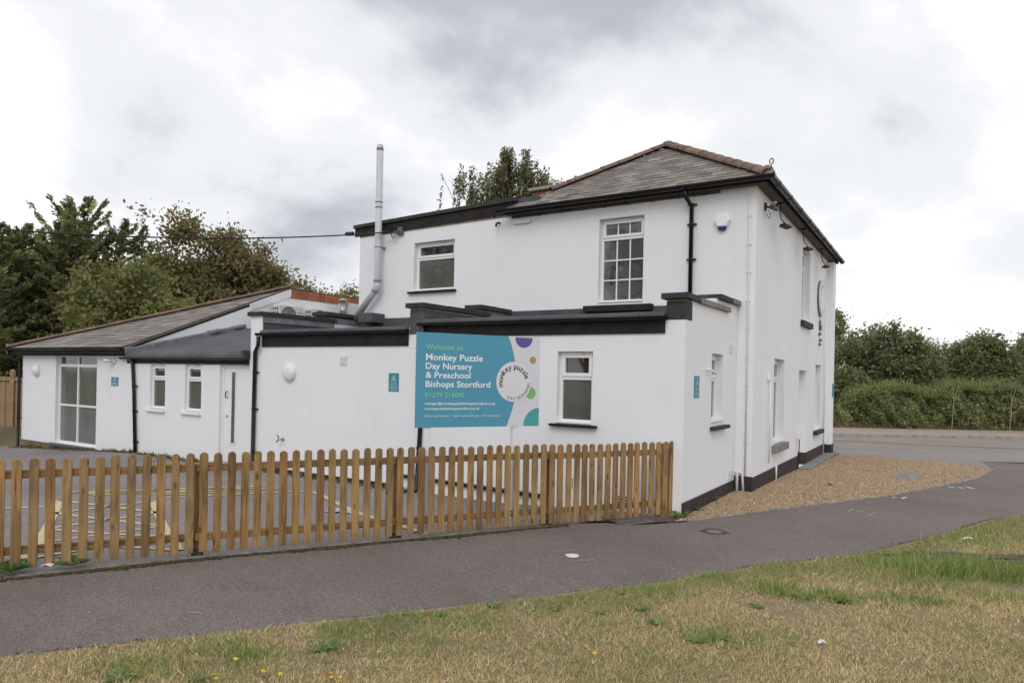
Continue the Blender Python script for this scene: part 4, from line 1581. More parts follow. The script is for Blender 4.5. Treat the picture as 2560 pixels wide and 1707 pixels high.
# ------------------------------------------------------------------ wing with the slate hip, left
def build_wing():
    Wg = empty('rear_wing', ORG, BROT)
    tag(Wg, 'long low white wing with slate roof, tall glazed panel and white door', 'wing')
    TA = wall_front(0.0)
    big = (-15.68, -13.77, -0.165, 1.985)
    a1 = (-11.60, -11.045, 0.85, 1.78)
    a2 = (-10.35, -9.80, 0.85, 1.78)
    door = (-9.22, -8.305, -0.40, 1.785)
    mb = MB(TA)
    wall_mesh(mb, -12.50, -8.301, -0.6, 1.90, 0.24, [a1, a2, door])
    mb.build('front_wall', 'white_render', Wg)
    mb = MB(TA)
    wall_mesh(mb, -17.42, -12.50, -0.195, 2.05, 0.24, [big])
    mb.build('end_wall', 'white_render', Wg)
    mb = MB()
    mb.box(-17.42, -17.2, 0.24, 9.0, -0.9, 2.1)
    mb.box(-17.2, -12.5, 8.8, 9.0, -0.6, 3.6)
    mb.build('back_wall', 'white_render', Wg)
    # side wall under the right-hand verge, then level under the red parapet
    mb = MB()
    mb.prism([(0.24, -0.5), (9.0, -0.5), (9.0, 3.69), (4.42, 3.69), (4.38, 3.83), (0.24, 2.18)], 0, -12.70, -12.50)
    mb.build('side_wall', 'white_render', Wg)
    mb = MB()
    mb.prism([(3.10, 3.22), (4.40, 3.73), (4.40, 3.93), (3.10, 3.40)], 0, -12.499, -12.46)
    mb.build('barge_board', 'white_board', Wg, bevel=0.004)
    par = empty('red_parapet', (0, 0, 0), 0, Wg)
    for i in range(22):
        y = 4.41 + i * 0.2
        mb = MB()
        mb.box(-12.66, -12.485 + random.uniform(-0.004, 0.004), y + 0.004, y + 0.196, 3.692, 3.93 + random.uniform(-0.006, 0.006))
        mb.build('clay_block', 'red_clay', par)
    # slate roof: front face between the eave and the hip
    roof = empty('roof', (0, 0, 0), 0, Wg)
    e0, e1, ap = (-17.78, -0.17, 2.14), (-12.42, -0.17, 2.14), (-12.55, 4.40, 3.95)
    slate_face(roof, e0, e1, ap, 0.23, 0.335)
    hip_tiles(roof, Vector(e0) + Vector((0.0, 0.03, 0.03)), Vector(ap) + Vector((0, 0, 0.03)), 0.10, 0.36)
    mb = MB()
    mb._add([e0, ap, (-12.55, 9.1, 3.95), (-17.78, 9.1, 2.14)], [(0, 1, 2, 3)])
    mb.build('roof_slopes', 'slate_field', roof)
    mb = MB()
    mb.box(-17.83, -17.77, -0.23, -0.18, 2.15, 2.25)
    mb.build('hip_iron', 'concrete', roof, bevel=0.02)
    # soffit, fascia and gutter of the slate roof
    mb = MB(TA)
    mb.box(-17.75, -12.36, -0.16, 0.0, 2.02, 2.05)
    mb.build('soffit', 'black_board', Wg)
    mb = MB(TA)
    mb.box(-17.75, -12.36, -0.184, -0.161, 1.99, 2.125)
    mb.build('fascia', 'black_board', Wg)
    mb = MB(TA)
    mb.box(-17.40, -12.5, -0.05, -0.001, 1.955, 2.018)
    mb.build('wall_batten', 'black_board', Wg)
    gutter('gutter', Wg, wall_front(-0.184), -17.9, -12.35, 2.125, 0.052, -0.054)
    # felt lean-to roof over the door and small windows
    mb = MB()
    mb.prism([(-0.12, 1.90), (-0.145, 1.925), (-0.12, 1.985), (-0.06, 2.02), (2.9, 2.76), (2.9, 2.66), (0.0, 1.90)], 0, -12.40, -8.31)
    mb.build('felt_roof', 'roof_felt', Wg, bevel=0.01)
    mb = MB()
    mb.box(-12.49, -8.31, 2.9, 8.8, 2.55, 2.74)
    mb.build('flat_roof', 'roof_felt', Wg)
    mb = MB()
    mb.prism([(-0.14, 1.99), (0.1, 2.04), (2.9, 2.745), (2.9, 2.86), (0.1, 2.16), (-0.14, 2.13)], 0, -12.495, -12.33)
    mb.build('verge_flashing', 'lead_sheet', Wg, bevel=0.015, label='grey lead flashing against the white side wall')
    for y in (1.9, 2.55):
        mb = MB()
        mb.prism([(y, 2.56 + (y - 1.9) * 0.24), (y + 0.28, 2.63 + (y - 1.9) * 0.24), (y + 0.28, 2.70 + (y - 1.9) * 0.24), (y, 2.63 + (y - 1.9) * 0.24)], 0, -12.5, -12.25)
        mb.build('lead_flashing', 'lead_sheet', Wg, bevel=0.01)
    mb = MB()
    mb.box(-8.40, -8.302, -0.13, -0.001, 1.94, 2.06)
    mb.build('roof_end_cap', 'coping_dark', Wg, bevel=0.005)
    mb = MB(TA)
    mb.box(-12.48, -8.32, -0.02, 0.0, 1.795, 1.90)
    mb.build('fascia', 'black_board', Wg)
    gutter('gutter', Wg, wall_front(-0.02), -12.62, -8.34, 1.925, 0.05, -0.052)
    # windows and door
    window(Wg, TA, *a1, ztr=1.475, depth=0.05, top='pane_dark', bot='pane_film', fw=0.05, sill=(-11.68, -11.03, 0.782, 0.83, 0.06), sill_mat='white_plastic')
    window(Wg, TA, *a2, ztr=1.475, depth=0.05, top='pane_dark', bot='pane_film', fw=0.05, sill=(-10.44, -9.79, 0.778, 0.83, 0.06), sill_mat='white_plastic')
    mb = MB(TA)
    frame_rect(mb, *big, 0.055, 0.08, 0.15)
    mb.box(-14.79 - 0.0275, -14.79 + 0.0275, 0.081, 0.149, big[2] + 0.055, big[3] - 0.055)
    mb.box(big[0] + 0.055, big[1] - 0.055, 0.083, 0.147, 1.685, 1.755)
    mb.box(big[0] + 0.055, big[1] - 0.055, 0.084, 0.146, 0.735, 0.785)
    fr = mb.build('glazed_panel', 'white_plastic', Wg, bevel=0.005)
    for x0, x1 in ((-15.625, -14.8175), (-14.7625, -13.825)):
        for z0, z1, mt in ((-0.11, 0.735, 'pane_pale'), (0.785, 1.685, 'pane_film'), (1.755, 1.93, 'pane_dark')):
            mb = MB(TA)
            mb.box(x0, x1, 0.11, 0.118, z0, z1)
            mb.build('pane', mt, fr)
    mb = MB(TA)
    mb.box(-15.86, -13.775, -0.06, 0.08, -0.235, -0.17)
    mb.build('sill', 'dark_band', fr, bevel=0.008)
    mb = MB(TA)
    frame_rect(mb, *door, 0.055, 0.06, 0.13)
    d = mb.build('door', 'white_plastic', Wg, bevel=0.004)
    mb = MB(TA)
    mb.box(-9.165, -8.36, 0.075, 0.12, -0.40, 1.73)
    mb.build('door_leaf', 'white_plastic', d)
    mb = MB(TA)
    mb.box(-8.92, -8.82, 0.066, 0.074, 0.29, 1.65)
    mb.build('pane', 'pane_film', d)
    mb = MB(TA)
    frame_rect(mb, -8.945, -8.795, 0.265, 1.675, 0.022, 0.060, 0.0745)
    mb.build('glazing_bead', 'white_plastic', d)
    mb = MB(TA)
    mb.tube([(-9.06, 0.07, 1.28), (-9.06, 0.03, 1.27), (-9.055, 0.02, 1.215), (-9.06, 0.03, 1.16), (-9.06, 0.07, 1.15)], 0.010, 8)
    mb.build('handle', 'black_plastic', d, smooth=True)
    mb = MB(TA)
    mb.lathe([(0.022, -0.07), (0.022, -0.058), (0.0, -0.058)], (-9.06, 0, 0.80), 12, 'y')
    mb.build('lock', 'steel', d)
    # brick plinth under the slate-roofed end
    pl = empty('brick_plinth', (0, 0, 0), 0, Wg)
    mb = MB(TA)
    mb.box(-17.42, -12.5, 0.006, 0.24, -0.8, -0.196)
    mb.build('mortar', 'mortar', pl)
    mb = MB()
    mb.box(-0.107, 0.107, -0.005, 0.05, -0.0325, 0.0325)
    me = mb.mesh('brick')
    me.materials.append(M('brick'))
    for r in range(5):
        z = -0.232 - r * 0.075
        x = -17.31 + (0.112 if r % 2 else 0.0)
        while x < -12.55:
            inst('brick', me, pl, (x, random.uniform(-0.004, 0.003), z), (0, random.uniform(-.01, .01), 0))
            x += 0.225
    # downpipes
    downpipe(Wg, TA, [(-12.26, -0.08, 1.90), (-12.20, -0.05, 1.80), (-12.13, -0.05, 1.2), (-12.03, -0.05, -0.2)], 0.036, [(-12.14, -0.05, 1.30), (-12.11, -0.05, 0.76), (-12.06, -0.05, 0.10)])
    downpipe(Wg, TA, [(-17.72, -0.24, 2.08), (-17.72, -0.20, 1.92), (-17.48, -0.05, 1.80), (-17.48, -0.05, 0.4), (-17.50, -0.05, -0.38), (-17.46, -0.14, -0.44), (-17.38, -0.2, -0.45)], 0.036,
             [(-17.48, -0.05, 1.40), (-17.48, -0.05, 0.35)])
    return Wg


HOUSE = build_house()
EXT = build_extension()
WING = build_wing()


# ================================================================== THINGS FIXED TO THE WALLS
def at_house(x, y, z):
    p = ORG + UU * (-x) + VV * y
    return (p.x, p.y, z)


def thing(name, label, cat, x, y, z, group=None, turn=0.0):
    """an Empty on the wall; own axes: x right along the long wall, y into it, z up"""
    o = empty(name, at_house(x, y, z), BROT + turn)
    return tag(o, label, cat, group)


def build_wall_things():
    # round bulkhead lights
    for x, z, lab in ((-7.19, 1.67, 'round white bulkhead light on the wall beside the black downpipe'), (-16.64, 1.59, 'round white bulkhead light beside the tall glazed panel')):
        t = thing('bulkhead_light', lab, 'wall light', x, 0, z, 'round wall lights')
        mb = MB()
        mb.lathe([(0.150, 0.0), (0.160, 0.012), (0.160, 0.035), (0.150, 0.045), (0.0, 0.045)], (0, 0, 0), 32, 'y')
        mb.build('base', 'white_plastic', t, smooth=True)
        mb = MB()
        mb.lathe([(0.146, 0.046)] + [(0.146 * math.cos(a), 0.046 + 0.05 * math.sin(a)) for a in np.linspace(0.1, 1.5, 8)], (0, 0, 0), 32, 'y')
        mb.build('diffuser', 'opal_lamp', t, smooth=True)
    # sensor lamp by the teal plate
    t = thing('sensor_light', 'small white sensor lamp under the slate roof gutter', 'wall light', -13.02, 0, 1.84)
    mb = MB()
    mb.lathe([(0.06, 0), (0.065, 0.02), (0.055, 0.05), (0.0, 0.05)], (0, 0, 0), 18, 'y')
    mb.build('base', 'white_plastic', t, smooth=True)
    mb = MB()
    mb.tube([(-0.01, -0.05, 0), (-0.06, -0.12, 0.0), (-0.13, -0.15, 0.005)], [0.03, 0.04, 0.045], 12)
    mb.build('head', 'opal_lamp', t, smooth=True)
    # teal plates
    for x, y, z, w, h, lab, turn in ((-4.73, 0, 1.55, 0.215, 0.295, 'teal camera warning plate on the white wall beside the welcome board', 0),
                                     (0.0, 0.49, 1.60, 0.215, 0.285, 'teal camera warning plate on the end wall near a small window', math.pi / 2),
                                     (-12.99, 0, 1.38, 0.30, 0.20, 'small teal plate under the sensor lamp by the glazed panel', 0)):
        t = thing('wall_plate', lab, 'sign', x, y, z, 'teal wall plates', turn)
        mb = MB()
        mb.box(-w / 2, w / 2, -0.006, 0.0, -h / 2, h / 2)
        p = mb.build('plate', 'plate_teal', t, bevel=0.002)
        mb = MB()
        d = -0.0075
        if w < h:
            tri = [(0, 0.125), (-0.055, 0.028), (0.055, 0.028)]
            inn = [(0, 0.098), (-0.034, 0.042), (0.034, 0.042)]
            for i in range(3):
                j = (i + 1) % 3
                mb.quad((tri[i][0], d, tri[i][1]), (tri[j][0], d, tri[j][1]), (inn[j][0], d, inn[j][1]), (inn[i][0], d, inn[i][1]))
            mb.quad((-0.016, d, 0.05), (0.02, d, 0.05), (0.012, d, 0.072), (-0.008, d, 0.076))
            fit_text(mb, 'CCTV IN', -0.058, 0.058, -0.012, d, 0.02)
            fit_text(mb, 'OPERATION', -0.085, 0.085, -0.046, d, 0.02)
            for i, q in enumerate((0.085, 0.092, 0.062)):
                mb.quad((-q, d, -0.076 - i * 0.024), (q, d, -0.076 - i * 0.024), (q, d, -0.068 - i * 0.024), (-q, d, -0.068 - i * 0.024))
        else:
            pts = [(0.03 * math.cos(a), d, 0.045 + 0.045 * math.sin(a)) for a in np.linspace(0, 2 * math.pi, 17)[:-1]]
            mb.quad(*pts)
            mb.quad((-0.08, d, -0.03), (0.08, d, -0.03), (0.08, d, -0.018), (-0.08, d, -0.018))
            mb.quad((-0.11, d, -0.065), (0.11, d, -0.065), (0.11, d, -0.045), (-0.11, d, -0.045))
        mb.build('print', 'plate_text', p)
        if w < h:
            for sx in (-1, 1):
                for sz in (-1, 1):
                    mb = MB()
                    mb.lathe([(0.005, 0.006), (0.005, 0.010), (0, 0.010)], (sx * (w / 2 - 0.012), 0, sz * (h / 2 - 0.012)), 8, 'y')
                    mb.build('screw', 'steel', p)
    # brass tap
    t = thing('garden_tap', 'small brass garden tap sticking out of the white wall', 'tap', -7.36, 0, 0.47)
    mb = MB()
    mb.tube([(0.03, 0, 0), (0.03, -0.05, 0), (0.0, -0.09, -0.005), (-0.035, -0.10, -0.05)], 0.014, 8)
    mb.lathe([(0.03, 0), (0.03, 0.012), (0, 0.012)], (0.03, 0, 0), 14, 'y')
    mb.build('body', 'brass', t, smooth=True)
    mb = MB()
    mb.tube([(0.0, -0.085, 0.0), (-0.015, -0.085, 0.05)], 0.008, 8)
    mb.tube([(-0.05, -0.085, 0.075), (0.02, -0.085, 0.042)], 0.008, 8)
    mb.build('lever', 'dark_band', t)
    # alarm box
    t = thing('alarm_box', 'white hexagonal alarm box with blue strobe lens high on the house wall', 'alarm', -0.255, 2.5, 4.145)
    hexa = [(-0.125, 0.02), (-0.085, 0.115), (0.085, 0.115), (0.125, 0.02), (0.07, -0.075), (-0.07, -0.075)]
    mb = MB()
    mb._add([(x * 1.03, 0, z * 1.03) for x, z in hexa] + [(x, -0.045, z) for x, z in hexa] + [(x * 0.86, -0.068, z * 0.86) for x, z in hexa],
            [tuple(range(6)), tuple(range(12, 18))] + [(i, (i + 1) % 6, 6 + (i + 1) % 6, 6 + i) for i in range(6)] + [(6 + i, 6 + (i + 1) % 6, 12 + (i + 1) % 6, 12 + i) for i in range(6)])
    mb.build('cover', 'white_plastic', t, bevel=0.006)
    mb = MB()
    mb.hexa([(-0.07, -0.06, -0.0755), (0.07, -0.06, -0.0755), (0.07, -0.002, -0.0755), (-0.07, -0.002, -0.0755)][:0] or
            [(-0.045, -0.050, -0.128), (0.045, -0.050, -0.128), (0.045, -0.004, -0.128), (-0.045, -0.004, -0.128), (-0.072, -0.060, -0.077), (0.072, -0.060, -0.077), (0.072, -0.004, -0.077), (-0.072, -0.004, -0.077)])
    mb.build('lens', 'blue_lens', t, bevel=0.006)
    # strip lamp, black overflow bend
    t = thing('strip_light', 'slim white strip fitting under the eaves at the roof junction', 'wall light', -3.92, 2.5, 4.535)
    mb = MB()
    mb.box(-0.19, 0.19, -0.05, 0.0, -0.03, 0.02)
    mb.build('body', 'white_board', t, bevel=0.006)
    mb = MB()
    mb.box(-0.17, 0.17, -0.046, -0.004, -0.042, -0.0302)
    mb.build('diffuser', 'opal_lamp', t)
    t = thing('overflow_pipe', 'short black overflow bend sticking out of the upper wall', 'pipe', -4.43, 2.5, 4.55)
    mb = MB()
    mb.tube([(0.02, 0, 0), (0.015, -0.06, 0.0), (0.0, -0.09, -0.02), (-0.01, -0.095, -0.08)], 0.02, 10)
    mb.build('pipe', 'black_plastic', t, smooth=True)
    # cable clamp
    t = thing('cable_clamp', 'dark insulator clamp and coiled wires where the cable meets the house', 'clamp', -6.94, 2.5, 4.63)
    mb = MB()
    mb.box(0.02, 0.16, -0.05, 0.0, -0.08, 0.08)
    mb.tube([(0.09, -0.03, 0.0), (0.02, -0.15, -0.02)], 0.014, 8)
    mb.build('bracket', 'dark_band', t)
    mb = MB()
    mb.tube([(-0.30, -0.20, -0.03), (-0.18, -0.19, -0.03)], [0.012, 0.035], 8)
    mb.tube([(-0.18, -0.19, -0.03), (-0.06, -0.18, -0.03)], [0.035, 0.02], 8)
    mb.build('insulator', 'black_plastic', t)
    for k in range(4):
        mb = MB()
        r = 0.05 + 0.012 * k
        mb.tube([(-0.03 + r * math.cos(a) * 0.9, -0.14 + 0.015 * k, 0.02 + r * math.sin(a) * 1.3 - 0.02 * k) for a in np.linspace(0.3 * k, 0.3 * k + 5.4, 16)], 0.006, 6)
        mb.build('wire_loop', 'black_plastic', t, smooth=True)
    # cable sweeping in from the left
    p1 = Vector(at_house(-7.24, 2.30, 4.60))
    p0 = at(-420, 534, 10.0)
    pts = []
    for i in range(41):
        s = i / 40
        p = p0.lerp(p1, s)
        p.z -= 0.22 * 4 * s * (1 - s)
        pts.append(tuple(p))
    mb = MB()
    mb.tube(pts, 0.013, 6)
    o = mb.build('overhead_cable', 'black_plastic', smooth=True)
    tag(o, 'thin black overhead cable strung across the sky to the house', 'cable')
    # tall grey flue
    t = thing('flue_pipe', 'tall grey plastic flue rising past the black fascia above the roofline', 'flue', -7.37, 2.35, 2.95)
    mb = MB()
    mb.tube([(-0.60, 0.0, -0.10), (0.0, 0, 0.50), (0.02, 0, 0.56), (0.02, 0, 3.38)], 0.072, 18)
    mb.build('pipe', 'grey_pipe', t, smooth=True)
    mb = MB()
    mb.tube([(-0.05, 0, 0.45), (0.0, 0, 0.505), (0.02, 0, 0.56), (0.02, 0, 0.63)], 0.083, 18)
    mb.build('elbow', 'grey_pipe', t, smooth=True)
    mb = MB()
    mb.lathe([(0.073, 0), (0.073, 0.07), (0.05, 0.12), (0.03, 0.13), (0.0, 0.13)], (0.02, 0, 3.385), 18)
    mb.build('cowl', 'galvanised', t, smooth=True)
    for z, r in ((0.62, 0.085), (0.66, 0.085), (1.36, 0.077), (2.19, 0.080), (2.30, 0.080)):
        mb = MB()
        mb.cyl((0.02, 0, z), (0.02, 0, z + 0.014), r, 18)
        if z == 1.36:
            mb.box(0.02, 0.10, 0.05, 0.15, z, z + 0.014)
        mb.build('band', 'dark_band', t)
    mb = MB()
    mb.box(-0.28, 0.12, -0.25, 0.14, -0.22, -0.02)
    mb.build('flashing_box', 'roof_felt', t, bevel=0.015)
    # floodlights on stalks under the front eaves (they light the round sign)
    for y, lab in ((3.75, 'black trough floodlight hanging under the eaves, next to the small camera'), (6.0, 'black trough floodlight hanging under the eaves beside the upper front window'),
                   (8.35, 'black trough floodlight hanging under the eaves above the round sign')):
        t = thing('floodlight', lab, 'floodlight', 0.25, y, 4.655, 'eaves floodlights', math.pi / 2)
        mb = MB()
        mb.tube([(0, -0.10, 0.0), (-0.03, -0.10, -0.16), (-0.06, -0.13, -0.28), (-0.05, -0.19, -0.36)], 0.010, 6)
        mb.lathe([(0.05, -0.03), (0.05, 0.0), (0.0, 0.0)], (0, -0.10, 0.0), 12)
        mb.build('arm', 'black_plastic', t, smooth=True)
        mb = MB()
        mb.hexa([(-0.36, -0.25, -0.44), (0.26, -0.25, -0.37), (0.26, -0.15, -0.40), (-0.36, -0.15, -0.47), (-0.36, -0.24, -0.405), (0.26, -0.24, -0.335), (0.26, -0.16, -0.365), (-0.36, -0.16, -0.435)])
        mb.build('head', 'black_board', t, bevel=0.006)
    t = thing('security_camera', 'small black and silver camera on the front wall just below the eaves', 'camera', 0.25, 3.05, 4.45, None, math.pi / 2)
    mb = MB()
    mb.box(-0.04, 0.04, -0.03, 0.0, -0.06, 0.06)
    mb.tube([(0, -0.02, 0), (0, -0.10, -0.02)], 0.014, 8)
    mb.build('bracket', 'black_plastic', t)
    mb = MB()
    mb.tube([(0, -0.08, 0.0), (0, -0.20, -0.06)], 0.036, 12)
    mb.build('body', 'dark_band', t, smooth=True)
    mb = MB()
    mb.lathe([(0.03, 0), (0.045, 0.03), (0.0, 0.05)], (0.0, -0.14, 0.03), 12)
    mb.build('lamp', 'galvanised', t, smooth=True)
    mb = MB()
    mb.tube([(0, -0.06, -0.05), (0.02, -0.09, -0.14), (-0.01, -0.08, -0.20), (-0.03, -0.03, -0.12)], 0.006, 6)
    mb.build('cable_loop', 'black_plastic', t)
    # round sign on the front
    t = thing('round_sign', 'round white sign disc standing off the front wall above a ground-floor window', 'sign', 0.25, 8.92, 3.62, None, math.pi / 2)
    mb = MB()
    mb.lathe([(0.41, 0.03), (0.415, 0.035), (0.415, 0.065), (0.41, 0.07), (0.0, 0.07)], (0, 0, 0), 48, 'y')
    p = mb.build('disc', 'sign_disc', t, smooth=False)
    mb = MB()
    for k in range(48):
        a0, a1 = 2 * math.pi * k / 48, 2 * math.pi * (k + 1) / 48
        mb.quad((0.4152 * math.cos(a0), -0.036, 0.4152 * math.sin(a0)), (0.4152 * math.cos(a1), -0.036, 0.4152 * math.sin(a1)), (0.4152 * math.cos(a1), -0.020, 0.4152 * math.sin(a1)), (0.4152 * math.cos(a0), -0.020, 0.4152 * math.sin(a0)))
    mb.build('rim', 'dark_band', p)
    mb = MB()
    arc_text(mb, 'monkey puzzle', 0, 0, 0.27, -112, 78, 0.115, -0.0712, bold=0.01)
    arc_text(mb, 'DAY NURSERIES', 0, 0, 0.345, 205, 98, 0.06, -0.0712, inside=True)
    mb.build('lettering', 'film_print', p)
    for k in range(4):
        a = math.pi / 4 + k * math.pi / 2
        mb = MB()
        mb.cyl((0.28 * math.cos(a), 0.0, 0.28 * math.sin(a)), (0.28 * math.cos(a), -0.031, 0.28 * math.sin(a)), 0.012, 8)
        mb.build('standoff', 'steel', p)
    # cut-out strips below it, seen almost edge-on
    t = thing('raised_lettering', 'column of small dark raised cut-out pieces below the round sign', 'sign', 0.25, 8.90, 2.75, None, math.pi / 2)
    for k, (z, hgt, w, mt) in enumerate(((0.31, 0.11, 0.16, 'plate_teal'), (0.20, 0.12, 0.26, 'film_print_dark'), (0.05, 0.07, 0.22, 'film_print_dark'), (-0.09, 0.06, 0.26, 'film_print_dark'), (-0.19, 0.045, 0.20, 'film_print_dark'))):
        mb = MB()
        mb.box(-w / 2 + (0.1 if k % 2 else 0), w / 2 + (0.1 if k % 2 else 0), -0.04, -0.022, z - hgt / 2, z + hgt / 2)
        mb.box(-0.01, 0.01, -0.022, 0.0, z - 0.01, z + 0.01)
        mb.build('cut_out', mt, t, bevel=0.004)
    # narrow plate at the far corner of the front
    t = thing('corner_plate', 'narrow teal plate on the far pilaster of the house front', 'sign', 0.40, 10.22, 1.50, 'teal wall plates', math.pi / 2)
    mb = MB()
    mb.box(-0.11, 0.11, -0.02, 0.0, -0.16, 0.16)
    mb.build('plate', 'plate_teal', t, bevel=0.003)
    # white socket box with black cable
    t = thing('outdoor_socket', 'small grey outdoor socket with a black cable beside the front door recess', 'socket', 0.25, 6.30, 0.62, None, math.pi / 2)
    mb = MB()
    mb.box(-0.06, 0.06, -0.07, 0.0, -0.07, 0.07)
    mb.build('box', 'white_pipe', t, bevel=0.012)
    mb = MB()
    mb.tube([(0, -0.05, -0.07), (0.01, -0.045, -0.3), (-0.01, -0.04, -0.66)], 0.010, 6)
    mb.build('cable', 'black_plastic', t, smooth=True)
    # little white spout by the end window
    t = thing('cable_bracket', 'short white arm sticking out of the end wall beside the small window', 'bracket', 0.0, 1.02, 1.82, None, math.pi / 2)
    mb = MB()
    mb.tube([(-0.12, 0.0, 0.01), (-0.10, -0.03, 0.015), (0.0, -0.06, -0.01), (0.08, -0.07, -0.04)], [0.012, 0.014, 0.016, 0.017], 8)
    mb.build('arm', 'white_plastic', t, smooth=True)
    # air-conditioning units on the wing's side wall
    for y, lab in ((3.76, 'cream air conditioning unit on the wing side wall, under the barge board'), (4.86, 'cream air conditioning unit on the wing side wall beside the steel flue')):
        t = thing('air_conditioner', lab, 'air conditioner', -12.50, y, 2.90, 'air conditioners behind the parapet', math.pi / 2)
        mb = MB()
        mb.box(0.0, 0.78, -0.36, -0.06, 0.0, 0.54)
        b = mb.build('casing', 'unit_cream', t, bevel=0.015)
        mb = MB()
        mb.lathe([(0.235, 0.361), (0.245, 0.366), (0.21, 0.368), (0.20, 0.362), (0.0, 0.362)], (0.30, 0, 0.27), 28, 'y')
        mb.build('fan_grille', 'unit_dark', t)
        for k in range(7):
            mb = MB()
            r = 0.03 + k * 0.028
            mb.tube([(0.30 + r * math.cos(a), -0.372, 0.27 + r * math.sin(a)) for a in np.linspace(0, 2 * math.pi, 21)], 0.0035, 4)
            mb.build('grille_ring', 'unit_cream', t)
        for i in range(3):
            for j in range(2):
                mb = MB()
                mb.box(-0.004, 0.0, -0.31 + i * 0.08, -0.26 + i * 0.08, 0.30 + j * 0.11, 0.37 + j * 0.11)
                mb.build('side_slot', 'unit_dark', t)
        mb = MB()
        mb.box(0.60, 0.76, -0.364, -0.36, 0.36, 0.378)
        mb.build('badge', 'unit_dark', t)
        for x in (0.12, 0.66):
            mb = MB()
            mb.box(x - 0.02, x + 0.02, -0.38, 0.0, -0.05, -0.001)
            mb.box(x - 0.02, x + 0.02, -0.03, 0.0, -0.3, -0.05)
            mb.build('wall_bracket', 'galvanised', t)
    t = thing('steel_flue', 'short steel flue with a conical rain cap behind the parapet', 'flue', -12.12, 5.98, 2.74)
    mb = MB()
    mb.cyl((0, 0, 0), (0, 0, 1.0), 0.075, 16)
    mb.build('pipe', 'galvanised', t, smooth=True)
    mb = MB()
    mb.cyl((0, 0, 0.18), (0, 0, 0.74), 0.088, 16)
    mb.build('sleeve', 'dark_band', t, smooth=True)
    mb = MB()
    mb.lathe([(0.15, 1.03), (0.155, 1.04), (0.04, 1.085), (0.0, 1.09)], (0, 0, 0), 18)
    mb.build('rain_cap', 'galvanised', t, smooth=True)
    for k in range(3):
        a = k * 2.1
        mb = MB()
        mb.box(0.07 * math.cos(a) - 0.008, 0.07 * math.cos(a) + 0.008, 0.07 * math.sin(a) - 0.004, 0.07 * math.sin(a) + 0.004, 0.98, 1.035)
        mb.build('cap_stay', 'galvanised', t)
    t = thing('vent_box', 'cream louvred vent box on the roof behind the grey flue', 'vent', -12.3, 6.45, 2.74)
    mb = MB()
    mb.box(-0.2, 0.2, -0.30, 0.30, 0.0, 0.98)
    mb.build('casing', 'unit_cream', t, bevel=0.01)
    for k in range(6):
        mb = MB()
        mb.box(0.2, 0.206, -0.24 + k * 0.085, -0.20 + k * 0.085, 0.1, 0.62)
        mb.build('louvre', 'unit_dark', t)


build_wall_things()

# ================================================================== PICKET FENCE AND WELCOME BOARD
PICKET_PX = ([x * 680 / 2352 for x in (-135, 10, 157, 305, 450, 595, 735, 873, 1008, 1142, 1272, 1402, 1525, 1648, 1770, 1890, 2008, 2122, 2233)] +
             [620 + x * 680 / 2352 for x in (200, 310, 417, 523, 628, 730, 830, 932, 1030, 1125, 1222, 1315, 1410, 1500, 1588, 1673, 1757, 1838, 1923, 2005, 2086, 2165, 2243, 2320)] +
             [1240 + x * 680 / 2352 for x in (255, 330, 405, 478, 550, 622, 692, 760, 826, 893, 958, 1023, 1088, 1152, 1213, 1275, 1338, 1397, 1458, 1508)])


def fence_s(px, py):
    d = ray(px, py)
    o = Vector((0, 0, HCAM))
    t = (FP0 - o).dot(FN) / d.dot(FN)
    return (o + d * t - FP0).dot(FD)


